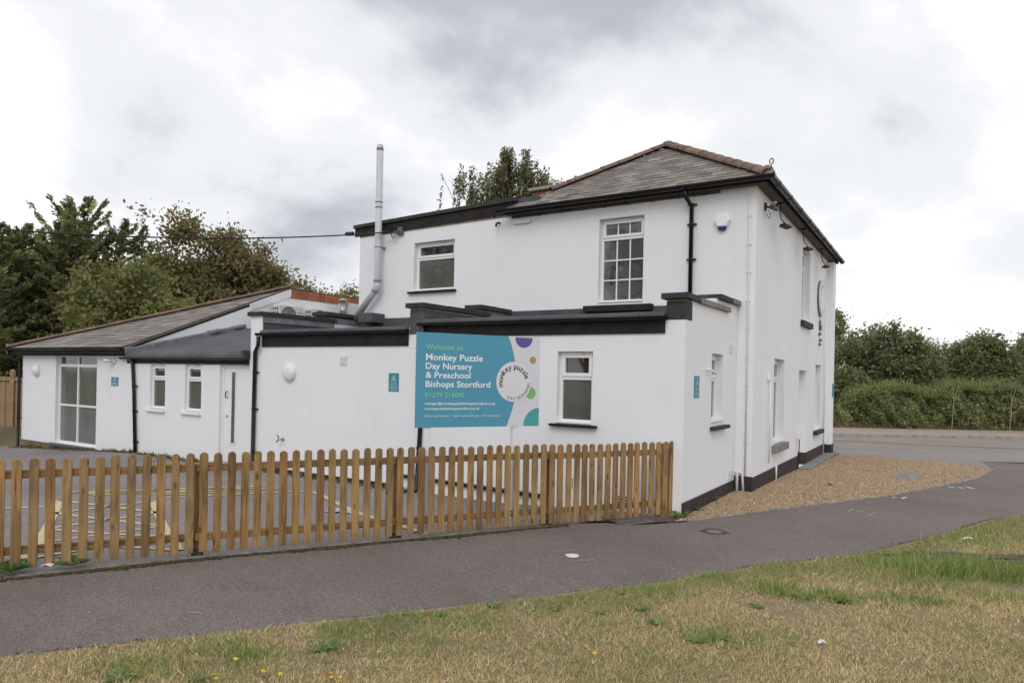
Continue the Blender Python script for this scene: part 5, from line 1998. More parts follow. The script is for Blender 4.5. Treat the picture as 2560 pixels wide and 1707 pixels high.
def build_fence():
    Fc = empty('picket_fence', FP0, FA)
    tag(Fc, 'low wooden picket fence with rounded tops between the path and the yard', 'fence')
    mats = []
    for v in range(3):
        mb = MB()
        w, t, h = 0.034 + 0.001 * v, 0.011, 0.90
        prof = [(-w, 0), (w, 0), (w, h - 0.032)] + [(w * math.cos(a), h - 0.032 + 0.032 * math.sin(a)) for a in np.linspace(0, math.pi, 9)[1:-1]] + [(-w, h - 0.032)]
        mb.prism(prof, 1, -t, t)
        me = mb.mesh('picket')
        me.materials.append(M('softwood'))
        mats.append(me)
    ss = [fence_s(px, 1141 + (px - 30) * (1103.5 - 1141) / 1635) for px in PICKET_PX]
    s = ss[0]
    while s > -6.2:
        s -= 0.117
        ss.append(s)
    ss.sort()
    for i, s in enumerate(ss):
        zt = 0.935 + (0.008 if -2.5 < s < 0.5 else 0) - 0.012 * sstep(1.7, 2.2, s)
        tilt = random.uniform(-0.006, 0.006)
        o = inst('picket', mats[i % 3], Fc, (s, -0.030 + random.uniform(-0.003, 0.003), zt - 0.90 + random.uniform(-0.006, 0.006)), (random.uniform(-0.006, 0.006), tilt, random.uniform(-0.03, 0.03)))
        b = o.modifiers.new('bevel', 'BEVEL')
        b.width = 0.004
        b.segments = 2
    posts = [-5.52, -3.67, -1.84, 0.02, 1.775, 3.40]
    for i in range(len(posts) - 1):
        a, b = posts[i] - 0.02, posts[i + 1] - 0.026
        dz = -0.012 if i >= 4 else 0.0
        for z, h in ((0.805, 0.034), (0.178, 0.034)):
            mb = MB()
            mb.box(a, b, -0.018, 0.022, z - h + dz, z + h + dz)
            mb.build('rail', 'softwood_rail', Fc, bevel=0.005)
    for i, s in enumerate(posts):
        p = empty('post', (s, 0.055, 0), 0, Fc)
        mb = MB()
        mb.box(-0.034, 0.034, -0.03, 0.045, 0.06, 0.84)
        mb.build('timber', 'softwood', p, bevel=0.006)
        mb = MB()
        mb.box(-0.05, 0.05, -0.055, 0.055, -0.10, 0.062 if i < 5 else 0.03)
        mb.build('foot', 'patch_tar', p, bevel=0.008)
    # heavy end post in front of the wall
    mb = MB()
    mb.box(3.355, 3.425, -0.045, 0.03, -0.05, 0.90)
    mb.build('end_post', 'softwood', Fc, bevel=0.006)
    return Fc


build_fence()


def build_board():
    off = 0.12
    o = FP0 + FD * 0.22 + FN * off
    B = empty('welcome_board', o, FA)
    tag(B, 'teal and white welcome board on two white posts behind the picket fence', 'sign')
    W_, Z0, Z1 = 1.475, 1.128, 2.137
    mb = MB()
    mb.box(0, W_, -0.004, 0.0, Z0, Z1)
    P = mb.build('panel', 'sign_white', B)
    d = -0.0055
    # teal field with its curved right-hand edge
    mb = MB()
    edge = [(1.068, Z0), (1.090, 1.19), (1.115, 1.254), (1.140, 1.33), (1.157, 1.402), (1.176, 1.50), (1.183, 1.63), (1.176, 1.75), (1.160, 1.850), (1.140, 1.945), (1.114, 2.029), (1.092, 2.09), (1.072, Z1)]
    mb.quad(*([(0.0, d, Z1), (0.0, d, Z0)] + [(x, d, z) for x, z in edge]))
    mb.build('teal_field', 'sign_teal', P)

    def disc(name, cx, cz, rx, rz, mat, dd, lo=0, hi=2 * math.pi):
        m = MB()
        n = 40
        full = hi - lo > 6.2
        pts = [(cx + rx * math.cos(a), dd, cz + rz * math.sin(a)) for a in np.linspace(lo, hi, n + 1)[:-1 if full else None]]
        m.quad(*pts)
        return m.build(name, mat, P)
    # dots
    m = MB()
    pts = [(1.267 + 0.108 * math.cos(a), d, 2.122 + 0.108 * math.sin(a)) for a in np.linspace(math.pi - 0.06, 2 * math.pi + 0.06, 30)]
    m.quad(*pts)
    m.build('purple_dot', 'sign_purple', P)
    disc('gold_dot', 1.386, 1.877, 0.040, 0.042, 'sign_gold', d)
    disc('green_dot', 1.366, 1.504, 0.062, 0.066, 'sign_green', d)
    m = MB()
    pts = [(W_, d, Z0), (W_, d, 1.335)] + [(W_ - 0.197 * math.sin(a), d, Z0 + 0.207 * math.cos(a)) for a in np.linspace(0.05, math.pi / 2, 18)]
    m.quad(*pts)
    m.build('sea_green_quarter', 'sign_sea', P)
    disc('emblem_disc', 1.151, 1.628, 0.219, 0.225, 'sign_disc', -0.007)
    # lettering
    for s, x0, x1, z, bold, mat, cap in (('Welcome to', 0.108, 0.525, 1.960, 0.0, 'sign_lime', 0.056), ('Monkey Puzzle', 0.110, 0.766, 1.846, 0.016, 'sign_text', 0.066),
                                         ('Day Nursery', 0.110, 0.642, 1.752, 0.016, 'sign_text', 0.064), ('& Preschool', 0.110, 0.624, 1.657, 0.016, 'sign_text', 0.063),
                                         ('Bishops Stortford', 0.112, 0.860, 1.560, 0.016, 'sign_text', 0.064), ('01279 214092', 0.110, 0.555, 1.452, 0.0, 'sign_lime', 0.047),
                                         ('manager@monkeypuzzlebishopsstortford.co.uk', 0.108, 0.925, 1.371, 0.014, 'sign_text', 0.026),
                                         ('monkeypuzzlebishopsstortford.co.uk', 0.108, 0.738, 1.317, 0.014, 'sign_text', 0.025),
                                         ('Children aged 3mths-5yrs  -  Open 51 weeks of the year  -  All inclusive services', 0.107, 0.992, 1.242, 0.0, 'sign_text', 0.019)):
        m = MB()
        fit_text(m, s, x0, x1, z, -0.0072, bold, cap)
        m.build('lettering', mat, P)
    m = MB()
    arc_text(m, 'monkey puzzle', 1.151, 1.628, 0.142, -112, 78, 0.086, -0.0085, bold=0.016)
    m.build('emblem_lettering', 'sign_black', P)
    m = MB()
    arc_text(m, 'DAY NURSERIES', 1.151, 1.628, 0.203, 206, 92, 0.046, -0.0085, inside=True)
    m.build('emblem_lettering', 'sign_black', P)
    for x in (0.15, 1.19):
        m = MB()
        m.box(x - 0.035, x + 0.035, 0.002, 0.072, -0.12, 2.08)
        m.build('post', 'white_board', B, bevel=0.004)
    return B


build_board()


def build_far_fence():
    # close-boarded timber fence beyond the wing
    z0 = -0.52
    root = empty('timber_fence', (-14.65, 20.1, z0), R(8))
    tag(root, 'pale close-boarded timber fence panels at the back of the yard', 'fence')
    for x in (-6.2, -4.36, -2.52, -0.68, 0.02, 1.86):
        mb = MB()
        mb.box(x - 0.055, x + 0.055, -0.055, 0.055, -0.1, 2.06)
        mb._add([(x - .055, -.055, 2.061), (x + .055, -.055, 2.061), (x + .055, .055, 2.061), (x - .055, .055, 2.061), (x, 0, 2.10)], [(0, 1, 4), (1, 2, 4), (2, 3, 4), (3, 0, 4), (3, 2, 1, 0)])
        mb.build('post', 'panel_wood', root)
    mb = MB()
    mb.box(-0.05, 0.05, -0.012, 0.012, 0.06, 1.88)
    me = mb.mesh('board')
    me.materials.append(M('panel_wood'))
    x = -6.1
    i = 0
    while x < 1.8:
        inst('board', me, root, (x, 0.02 * (i % 2), 0), (0, 0, 0))
        x += 0.098
        i += 1
    for z in (0.35, 1.8):
        mb = MB()
        mb.box(-6.2, 1.86, -0.05, -0.014, z - 0.035, z + 0.035)
        mb.build('rail', 'panel_wood', root)


build_far_fence()


# ================================================================== VEGETATION
def leaf_quads(pos, size, col, updir=None, aspect=0.55, flat=0.0):
    """rhombic leaves: centres, sizes, colours -> verts, faces, vertex colours"""
    n = len(pos)
    a = rng.normal(size=(n, 3))
    if updir is not None:
        a = updir + a * flat
        b = rng.normal(size=(n, 3))
    else:
        # blades of leaves tend to face the sky
        nn = rng.normal(size=(n, 3)) + np.array([0, 0, 0.75])
        nn /= np.linalg.norm(nn, axis=1)[:, None] + 1e-9
        a -= (a * nn).sum(1)[:, None] * nn
        b = np.cross(nn, a)
    a /= np.linalg.norm(a, axis=1)[:, None] + 1e-9
    b -= (b * a).sum(1)[:, None] * a
    b /= np.linalg.norm(b, axis=1)[:, None] + 1e-9
    s = size[:, None]
    v = np.empty((n, 4, 3), np.float32)
    v[:, 0] = pos - a * s
    v[:, 1] = pos + b * s * aspect
    v[:, 2] = pos + a * s
    v[:, 3] = pos - b * s * aspect
    f = np.arange(n * 4, dtype=np.int32).reshape(n, 4)
    c = np.repeat(col, 4, axis=0)
    return v.reshape(-1, 3), f, c


def pick_cols(n, palette, jitter=0.22):
    pal = np.array([p[:3] for p in palette])
    w = np.array([p[3] for p in palette], float)
    idx = rng.choice(len(pal), size=n, p=w / w.sum())
    return np.clip(pal[idx] * (1 + rng.normal(0, jitter, (n, 1))), 0.004, 1)


def crown_points(lobes, nclump, shell=0.55):
    """clump centres through the volume of several ellipsoids, denser to the outside"""
    vol = np.array([l[3] * l[4] * l[5] for l in lobes])
    cnt = rng.multinomial(nclump, vol / vol.sum())
    out = []
    for l, k in zip(lobes, cnt):
        d = rng.normal(size=(k, 3))
        d /= np.linalg.norm(d, axis=1)[:, None]
        r = (shell + (1 - shell) * rng.random(k)) ** 0.8 * (0.86 + 0.28 * rng.random(k))
        out.append(np.array(l[:3]) + d * r[:, None] * np.array(l[3:6]))
    return np.concatenate(out)


def limbs(name, base, top, tips, r0, mat, parent, n=7):
    mb = MB()
    base, top = Vector(base), Vector(top)
    k = 7
    wob = [Vector((random.uniform(-.12, .12), random.uniform(-.12, .12), 0)) * (i / k) for i in range(k + 1)]
    mb.tube([base.lerp(top, i / k) + wob[i] for i in range(k + 1)], [r0 * (1.25 if i == 0 else 1 - 0.8 * i / k) for i in range(k + 1)], n)
    for t in tips:
        t = Vector(t)
        h = min(0.92, max(0.25, random.uniform(0.35, 0.75) * (t.z - base.z) / max(0.5, top.z - base.z)))
        a = base.lerp(top, h) + wob[int(h * k)]
        m = a.lerp(t, 0.5) + Vector((random.uniform(-.2, .2), random.uniform(-.2, .2), random.uniform(0.0, .35)))
        rr = r0 * 0.35 * (1 - 0.5 * h)
        mb.tube([a, a.lerp(m, .6), m, t], [rr, rr * .7, rr * .5, rr * .15], 5, False)
    return mb.build(name, mat, parent, smooth=True)


def broad_tree(label, base, height, lobes, palette, nclump, per, leaf, spread, cat='tree', name='tree', group=None, r0=None, bark='bark', tips=26, shell=0.5):
    """deciduous tree: lobes are (dx, dy, z, rx, ry, rz) about the trunk"""
    root = empty(name, base)
    tag(root, label, cat, group)
    pts = crown_points(lobes, nclump, shell)
    sel = pts[rng.choice(len(pts), min(tips, len(pts)), replace=False)]
    limbs('trunk', (0, 0, -0.2), (lobes[0][0] * 0.4, lobes[0][1] * 0.4, height * 0.78), sel, r0 or height * 0.022, bark, root)
    n = nclump * per
    tone = 1 + rng.normal(0, 0.20, (nclump, 1))
    hue = pick_cols(nclump, palette, 0.10)
    pos = np.repeat(pts, per, axis=0) + rng.normal(0, 1, (n, 3)) * spread * (0.6 + 0.8 * rng.random((n, 1)))
    col = np.repeat(hue * tone, per, axis=0) * 0.6 + pick_cols(n, palette) * 0.4
    size = leaf * (0.6 + 0.8 * rng.random(n))
    v, f, c = leaf_quads(pos, size, np.clip(col, 0.004, 1))
    np_mesh('crown', v, f, c, 'leaf', root)
    return root


def conifer(label, base, height, radius, palette, nbranch, name='conifer_tree', group=None, lean=(0, 0), leaders=3):
    """feathery cypress: several leaders, upturned branches, flat side sprays of small scale leaves"""
    root = empty(name, base)
    tag(root, label, 'tree', group)
    V, Fc, Cc = [], [], []
    off = 0
    tips = []
    for L in range(leaders):
        ang = 2.4 * L + rng.random() * 1.2
        lr = radius * (0.0 if L == 0 else 0.30 + 0.22 * rng.random())
        lx, ly = math.cos(ang) * lr, math.sin(ang) * lr
        lh = height * (1.0 if L == 0 else 0.74 + 0.22 * rng.random())
        nb = int(nbranch * (1.0 if L == 0 else 0.6))
        for b in range(nb):
            hh = 1 - (b + rng.random()) / nb
            h0 = lh * (0.03 + 0.95 * hh ** 0.9)
            fr = 1 - h0 / lh
            reach = radius * (0.07 + 0.93 * fr ** 0.62) * (0.50 + 0.62 * rng.random()) * (1.0 if L == 0 else 0.72)
            az = b * 2.399 + rng.normal(0, 0.5)
            out = np.array([math.cos(az), math.sin(az), 0.0])
            side = np.array([-math.sin(az), math.cos(az), 0.0])
            rise = 0.25 + 1.1 * (1 - fr) ** 2 + 0.15 * rng.normal()
            ns = int(9 + 15 * min(reach, 2.2))
            t = 0.18 + 0.82 * rng.random(ns) ** 0.8
            p0 = np.array([lx * (0.25 + 0.75 * h0 / lh), ly * (0.25 + 0.75 * h0 / lh), h0])
            P = p0 + out * (reach * t)[:, None]
            P[:, 2] += reach * (rise * t ** 1.6 - 0.10 * t)
            sg = rng.choice([-1.0, 1.0], ns)
            sl = (0.16 + 0.34 * (1 - t)) * reach ** 0.7 * (0.6 + 0.6 * rng.random(ns)) + 0.06
            sd = out * 0.75 + side * (sg * (0.35 + 0.7 * rng.random(ns)))[:, None] + np.array([0, 0, 1.0]) * (0.30 + 0.35 * rng.random(ns))[:, None]
            sd /= np.linalg.norm(sd, axis=1)[:, None]
            m = 11
            q = (np.arange(m) + rng.random((ns, m))) / m
            C3 = P[:, None, :] + sd[:, None, :] * (sl[:, None] * q)[:, :, None] + rng.normal(0, 0.028, (ns, m, 3))
            ud = np.repeat(sd[:, None, :], m, axis=1) + rng.normal(0, 0.42, (ns, m, 3)) + np.array([0, 0, 0.15])
            tone = max(0.45, 1 + rng.normal(0, 0.28))
            col = pick_cols(ns * m, palette, 0.2) * tone
            v, f, c = leaf_quads(C3.reshape(-1, 3), 0.055 + 0.05 * rng.random(ns * m), np.clip(col, 0.004, 1), ud.reshape(-1, 3), 0.34, 0.12)
            V.append(v); Fc.append(f + off); Cc.append(c)
            off += len(v)
            if rng.random() < 0.22:
                tips.append(tuple(p0 + out * reach * 0.8 + np.array([0, 0, reach * 0.45 * rise])))
    limbs('trunk', (0, 0, -0.2), (lean[0], lean[1], height * 0.95), tips[:60], height * 0.02, 'bark', root)
    np_mesh('crown', np.concatenate(V), np.concatenate(Fc), np.concatenate(Cc), 'leaf', root)
    return root


def birch(label, base, height, strands, palette, group=None):
    """weeping birch: limbs with hanging strings of small leaves. strands: list of (dx, top z, count, drop)"""
    root = empty('birch_tree', base)
    tag(root, label, 'tree', group)
    P = []
    tips = []
    for dx, zt, cnt, drop in strands:
        for sub in range(3):
            ex, ey, ez = dx + rng.normal(0, 0.22), rng.normal(0, 0.7), zt - 0.25 * sub * rng.random()
            tips.append((ex, ey, ez))
            z0 = ez - 1.2 - 0.9 * math.hypot(ex, ey) * 0.6
            for k in range(max(2, cnt // 3)):
                t = 0.35 + 0.65 * rng.random() ** 0.7
                x = ex * t + rng.normal(0, 0.10)
                y = ey * t + rng.normal(0, 0.10)
                z = z0 + (ez - z0) * math.sin(t * math.pi * 0.58)
                L = drop * (0.25 + 0.85 * rng.random())
                m = int(12 + L * 26)
                q = rng.random(m) ** 0.9
                sw = rng.normal(0, 0.10, 2) + np.array([0.10 * np.sign(ex), 0])
                P.append(np.stack([x + sw[0] * q + rng.normal(0, 0.035 + 0.03 * (1 - q), m), y + sw[1] * q + rng.normal(0, 0.05, m), z - q * L], 1))
    pos = np.concatenate(P)
    n = len(pos)
    limbs('trunk', (0, 0, -0.2), (0.1, 0, height * 0.95), tips, height * 0.014, 'bark', root)
    v, f, c = leaf_quads(pos, 0.045 + 0.04 * rng.random(n), pick_cols(n, palette, 0.3), None, 0.6)
    np_mesh('crown', v, f, c, 'leaf', root)
    return root


DARKG = [(0.179, 0.202, 0.092, 3), (0.254, 0.292, 0.12, 4), (0.344, 0.376, 0.157, 2), (0.328, 0.229, 0.146, 1.6)]
MIDG = [(0.187, 0.21, 0.083, 4), (0.281, 0.299, 0.109, 3), (0.364, 0.337, 0.125, 1), (0.271, 0.196, 0.102, 1)]
AUTUMN = [(0.213, 0.216, 0.088, 5), (0.294, 0.228, 0.1, 3), (0.3, 0.186, 0.106, 1.3), (0.163, 0.174, 0.08, 4)]
AUTUMN2 = [(0.219, 0.206, 0.09, 5), (0.312, 0.222, 0.112, 3), (0.275, 0.18, 0.106, 1.6), (0.169, 0.174, 0.081, 4)]
HEDGEG = [(0.226, 0.259, 0.124, 4), (0.322, 0.362, 0.154, 3), (0.408, 0.441, 0.186, 2), (0.355, 0.281, 0.186, 1)]
TREEG = [(0.151, 0.174, 0.086, 4), (0.216, 0.243, 0.106, 3), (0.274, 0.296, 0.128, 2), (0.239, 0.188, 0.128, 1)]
BIRCHG = [(0.239, 0.25, 0.131, 4), (0.303, 0.299, 0.15, 2), (0.358, 0.282, 0.163, 1), (0.169, 0.173, 0.104, 3)]


def gnd(x, y):
    return hf(x, y) - 0.05


def build_trees():
    g = 'trees beyond the wing'

    def B(px, depth):
        p = at(px, 930, depth)
        return (p.x, p.y, -0.5)

    def zt(py, depth, px=1280):
        return at(px, py, depth).z + 0.5
    # tall dark cypress, then its darker neighbours filling down to the roof
    conifer('tallest dark green cypress behind the slate-roofed wing', B(185, 29), zt(525, 29, 185), 3.6, DARKG, 140, group=g, leaders=6)
    conifer('broad dark cypress at the left, spreading lower beside the tallest one', B(25, 27.5), zt(590, 27.5, 25), 3.2, DARKG, 120, group=g, leaders=5)
    conifer('dark cypress behind the timber fence', B(-110, 28), zt(640, 28, -110), 3.0, DARKG, 90, group=g, leaders=3)
    broad_tree('olive green tree with bare twiggy gaps at its top behind the wing', B(430, 30), zt(520, 30, 430),
               [(-1.5, 0, 8.4, 0.38, 0.5, 1.0), (-1.0, 0, 7.4, 0.5, 0.6, 0.9), (0.35, 0, 8.2, 0.75, 0.8, 0.85), (1.1, 0.2, 7.5, 0.6, 0.7, 0.8), (-0.2, 0, 6.4, 1.5, 1.4, 1.1), (-1.2, 0.3, 5.0, 2.0, 1.6, 1.5), (1.0, 0, 4.9, 2.0, 1.6, 1.6), (0, 0, 3.0, 2.4, 1.8, 1.8)],
               AUTUMN, 560, 56, 0.095, 0.24, group=g, shell=0.35)
    broad_tree('rounded russet-tinged tree between the wing and the house', B(600, 31), zt(545, 31, 600),
               [(-0.75, 0, 7.9, 0.75, 0.9, 1.0), (0.1, 0, 6.7, 1.6, 1.4, 1.2), (1.2, 0, 5.9, 1.2, 1.4, 1.2), (-1.4, 0, 5.9, 1.4, 1.4, 1.3), (0.1, 0, 4.7, 2.3, 1.8, 1.6), (0.2, 0, 3.0, 2.4, 1.8, 1.8)],
               AUTUMN2, 600, 56, 0.095, 0.23, group=g, shell=0.35)
    broad_tree('low yellow-green maple in front of the dark cypress', B(290, 25.5), zt(690, 25.5, 290),
               [(-0.9, 0, 5.2, 0.8, 0.9, 0.7), (0.7, 0, 5.3, 1.0, 1.0, 0.8), (0.0, 0, 4.1, 1.9, 1.4, 1.0), (1.9, 0, 3.8, 1.5, 1.2, 1.2), (-0.3, 0, 2.5, 2.4, 1.5, 1.5)],
               MIDG, 380, 54, 0.09, 0.20, group=g, shell=0.4)
    broad_tree('thin wispy tree at the right end of the row beyond the wing', B(735, 36), zt(672, 36, 735),
               [(-1.3, 0, 6.6, 0.9, 0.8, 0.9), (-0.1, 0, 6.2, 0.9, 0.8, 0.8), (0.9, 0, 5.4, 0.7, 0.8, 0.7), (-1.0, 0, 5.0, 1.6, 1.0, 1.2), (0.5, 0, 4.6, 1.0, 0.8, 0.9)],
               AUTUMN, 210, 48, 0.09, 0.24, group=g, shell=0.3)
    for i, (px, py, d, lab) in enumerate(((815, 722, 40, 'small green tree top showing just above the red parapet'), (872, 716, 38, 'small dark green tree top against the house corner'))):
        broad_tree(lab, B(px, d), zt(py, d, px), [(0, 0, zt(py, d, px) - 0.9, 0.9, 0.9, 0.8), (0.3, 0, zt(py, d, px) - 2.0, 1.2, 1.0, 1.0)], MIDG, 90, 45, 0.08, 0.2, group=g, r0=0.1)
    # birch behind the house
    birch('drooping birch rising behind the flat roof of the house', (-0.4, 34, -0.2), 13.2,
          [(-2.7, 11.8, 20, 1.9), (-2.2, 12.1, 22, 2.0), (-1.6, 11.9, 20, 2.2), (-0.7, 12.3, 28, 2.0), (-0.2, 12.9, 30, 1.9), (0.1, 13.1, 30, 1.8), (0.7, 12.8, 30, 2.0), (1.2, 12.4, 30, 2.2), (1.8, 12.0, 28, 2.2), (2.2, 11.7, 24, 2.0), (2.8, 11.7, 20, 1.3), (3.3, 11.9, 18, 1.1),
           (0.2, 11.6, 40, 2.4), (-0.8, 11.3, 34, 2.2), (1.2, 11.2, 34, 2.2), (-1.9, 11.0, 24, 1.8)], BIRCHG)
    # right: hedge along the footway and trees behind it
    gr = 'trees behind the roadside hedge'

    def T(px, py, d, lobes, pal, n, lab):
        p = at(px, 960, d)
        broad_tree(lab, (p.x, p.y, -0.15), zt(py, d, px) - 0.4, lobes, pal, int(n * 1.35), 58, 0.080, 0.17, group=gr, shell=0.45)
    T(2225, 805, 30, [(-0.2, 0, 3.6, 1.1, 1.1, 0.70), (-1.3, 0, 3.2, 0.9, 1.1, 0.8), (0.8, 0, 3.2, 0.8, 1.0, 0.8), (-0.7, -0.5, 2.7, 0.9, 0.8, 0.6), (0.5, -0.6, 2.4, 0.9, 0.8, 0.6), (1.3, -0.3, 2.2, 0.8, 0.8, 0.7), (0, 0, 2.0, 2.1, 1.4, 1.2), (-0.6, 0, 0.9, 2.4, 1.4, 1.0)], TREEG, 440, 'large round dark green tree behind the hedge')
    T(2085, 760, 36, [(0, 0, 5.0, 0.45, 0.5, 0.8), (0.2, 0, 4.0, 0.7, 0.7, 0.9), (0.0, 0, 2.6, 1.2, 1.0, 1.3)], TREEG, 90, 'slender tree showing past the far corner of the house')
    T(2350, 850, 33, [(0, 0, 3.1, 0.9, 0.8, 0.7), (0, 0, 2.0, 1.4, 1.0, 1.2)], TREEG, 120, 'lower olive bush between the two larger trees behind the hedge')
    T(2450, 812, 31, [(0.1, 0, 3.6, 0.75, 0.8, 0.6), (-0.6, 0, 2.9, 0.8, 0.9, 0.8), (0.7, 0, 3.0, 0.9, 0.9, 0.8), (0, 0, 1.9, 1.7, 1.2, 1.2)], TREEG, 260, 'ragged dark tree with open top behind the right part of the hedge')
    T(2575, 835, 34, [(0, 0, 3.5, 0.8, 0.8, 0.9), (0, 0, 2.2, 1.6, 1.2, 1.3)], TREEG, 170, 'dark tree at the far right end of the hedge')
    T(2115, 905, 28.6, [(0, 0, 1.7, 0.9, 0.8, 0.7), (-0.3, 0, 0.8, 1.2, 0.9, 0.8)], TREEG, 130, 'dark low shrub between the house corner and the hedge')
    T(2700, 850, 30, [(0, 0, 2.8, 1.4, 1.2, 1.1), (0, 0, 1.6, 1.7, 1.3, 1.3)], TREEG, 160, 'green tree beyond the end of the hedge')


build_trees()


def build_mirrored_trees():
    broad_tree('open-crowned tree on the verge, mirrored in the barred upper window', (-12.5, 0.8, -0.05), 9.0,
               [(0, 0, 7.4, 2.0, 2.0, 1.5), (1.0, 0.6, 5.8, 2.0, 2.0, 1.5), (-1.0, -0.6, 5.6, 2.0, 2.0, 1.6)], MIDG, 90, 40, 0.09, 0.30, group='trees around the yard', shell=0.3, tips=60, r0=0.22)
    broad_tree('dense tree at the far side of the yard, mirrored in the plain upper window', (-21.5, 6.5, -0.05), 9.5,
               [(0, 0, 7.0, 2.6, 2.6, 2.0), (1.2, 0.6, 5.0, 2.4, 2.4, 1.8), (-1.2, -0.6, 4.6, 2.6, 2.6, 1.8)], AUTUMN, 200, 46, 0.11, 0.30, group='trees around the yard', shell=0.3, tips=40, r0=0.24)


build_mirrored_trees()


def build_hedge():
    root = empty('hedge', (17.0, 27.0, 0))
    tag(root, 'thick untrimmed green hedge along the far footway', 'hedge')
    n = 64000
    x = rng.random(n) * 13.2 - 4.35
    yr = rng.random(n)
    top = 1.58 + 0.13 * np.sin(x * 1.3) + 0.10 * np.sin(x * 3.1 + 1) + 0.07 * np.sin(x * 8.3) - 1.15 * np.clip((-2.6 - x) / 1.8, 0, 1) ** 1.5
    z = rng.random(n) ** 0.8 * top * 1.02
    depth = np.clip(1.0 - 0.55 * (z / top) ** 2.5 + 0.20 * np.sin(x * 2.3 + z * 2) + 0.14 * np.sin(x * 5.1 - z * 3.3) + 0.08 * np.sin(x * 11 + z * 9), 0.2, 1.5)
    y = np.where(yr < 0.72, -depth + np.abs(rng.normal(0, 0.22, n)), -depth + rng.random(n) * depth * 2)
    pos = np.stack([x, y, z], 1)
    pos += rng.normal(0, 0.03, (n, 3))
    tone = 1 + 0.22 * np.sin(x * 2.7 + z * 3) * np.sin(x * 0.9 - 1 + z) + rng.normal(0, 0.1, n)
    hi = np.clip(z / top, 0, 1)[:, None]
    col = pick_cols(n, HEDGEG, 0.2) * (1 - hi * 0.55) + pick_cols(n, [(0.240, 0.275, 0.105, 1), (0.280, 0.300, 0.120, 1)], 0.2) * hi * 0.55
    v, f, c = leaf_quads(pos, 0.035 + 0.035 * rng.random(n), np.clip(col * tone[:, None], 0.004, 1))
    np_mesh('foliage', v, f, c, 'leaf', root)
    # upright shoots along the top
    m = 8200
    sx = rng.random(m) * 12.6 - 3.9
    k = 6
    pts = []
    for i in range(m):
        t0 = 1.38 + 0.13 * math.sin(sx[i] * 1.3) + 0.10 * math.sin(sx[i] * 3.1 + 1) - 1.15 * max(0.0, min(1.0, (-2.6 - sx[i]) / 1.8)) ** 1.5
        L = 0.12 + 0.42 * rng.random() ** 2
        yy = rng.random() * 1.4 - 0.85
        t = rng.random(k)
        pts.append(np.stack([sx[i] + rng.normal(0, .02, k), yy + rng.normal(0, .02, k), t0 + t * L], 1))
    pos = np.concatenate(pts)
    v, f, c = leaf_quads(pos, 0.025 + 0.02 * rng.random(len(pos)), pick_cols(len(pos), [(0.240, 0.285, 0.115, 2), (0.290, 0.310, 0.130, 1)], 0.2), np.tile([0, 0, 1.0], (len(pos), 1)), 0.4, 0.5)
    np_mesh('shoots', v, f, c, 'leaf', root)
    mb = MB()
    for i in range(40):
        x = -3.6 + i * 0.33 + random.uniform(-.1, .1)
        mb.tube([(x, random.uniform(-.3, .3), -0.1), (x + random.uniform(-.2, .2), random.uniform(-.4, .4), 0.7), (x + random.uniform(-.3, .3), random.uniform(-.4, .4), 1.3)], [0.03, 0.02, 0.008], 5, False)
    mb.build('stems', 'bark', root)
    # bare dead saplings standing in the hedge
    s = 3.92
    for px, y0, y1, lab in ((1960 + 1640 / s, 700 + 1450 / s, 700 + 990 / s, 'bare pale sapling leaning out of the hedge'), (1960 + 2210 / s, 700 + 1430 / s, 700 + 960 / s, 'bare forked dead sapling near the right end of the hedge')):
        d = 25.7
        b, t = at(px, y0, d), at(px + 18, y1, d)
        mb = MB()
        o = empty('dead_sapling', (b.x, b.y, hf(b.x, b.y)))
        tag(o, lab, 'sapling')
        L = t - b
        mb.tube([(0, 0, -0.1), (L.x * 0.2, 0, L.z * 0.35), (L.x * 0.35, 0.02, L.z * 0.65), (L.x, 0, L.z)], [0.014, 0.011, 0.009, 0.005], 6)
        mb.tube([(L.x * 0.35, 0.02, L.z * 0.62), (L.x * 0.2, 0, L.z * 0.85), (L.x * 0.3, 0, L.z * 1.02)], [0.008, 0.006, 0.004], 5)
        mb.tube([(L.x * 0.2, 0, L.z * 0.40), (L.x * 2.2, 0, L.z * 0.58), (L.x * 3.8, 0, L.z * 0.66)], [0.007, 0.005, 0.003], 5)
        mb.build('stem', 'dead_stem', o)
    # rough dry grass at the hedge foot
    n = 9000
    x = 11.2 + rng.random(n) * 16
    y = 25.75 + (x - 11.8) * 0.035 + rng.random(n) * 0.55
    blades('dry_grass', x, y, 0.11, 0.05, 0.22, [(0.26, 0.20, 0.10, 3), (0.16, 0.14, 0.06, 2), (0.10, 0.11, 0.04, 1)], 0.010)
    n = 2500
    x = 10.6 + rng.random(n) * 2.4
    y = 26.1 + rng.random(n) * 2.5
    blades('dry_grass', x, y, 0.11, 0.15, 0.55, [(0.26, 0.20, 0.10, 3), (0.16, 0.14, 0.06, 2)], 0.012)


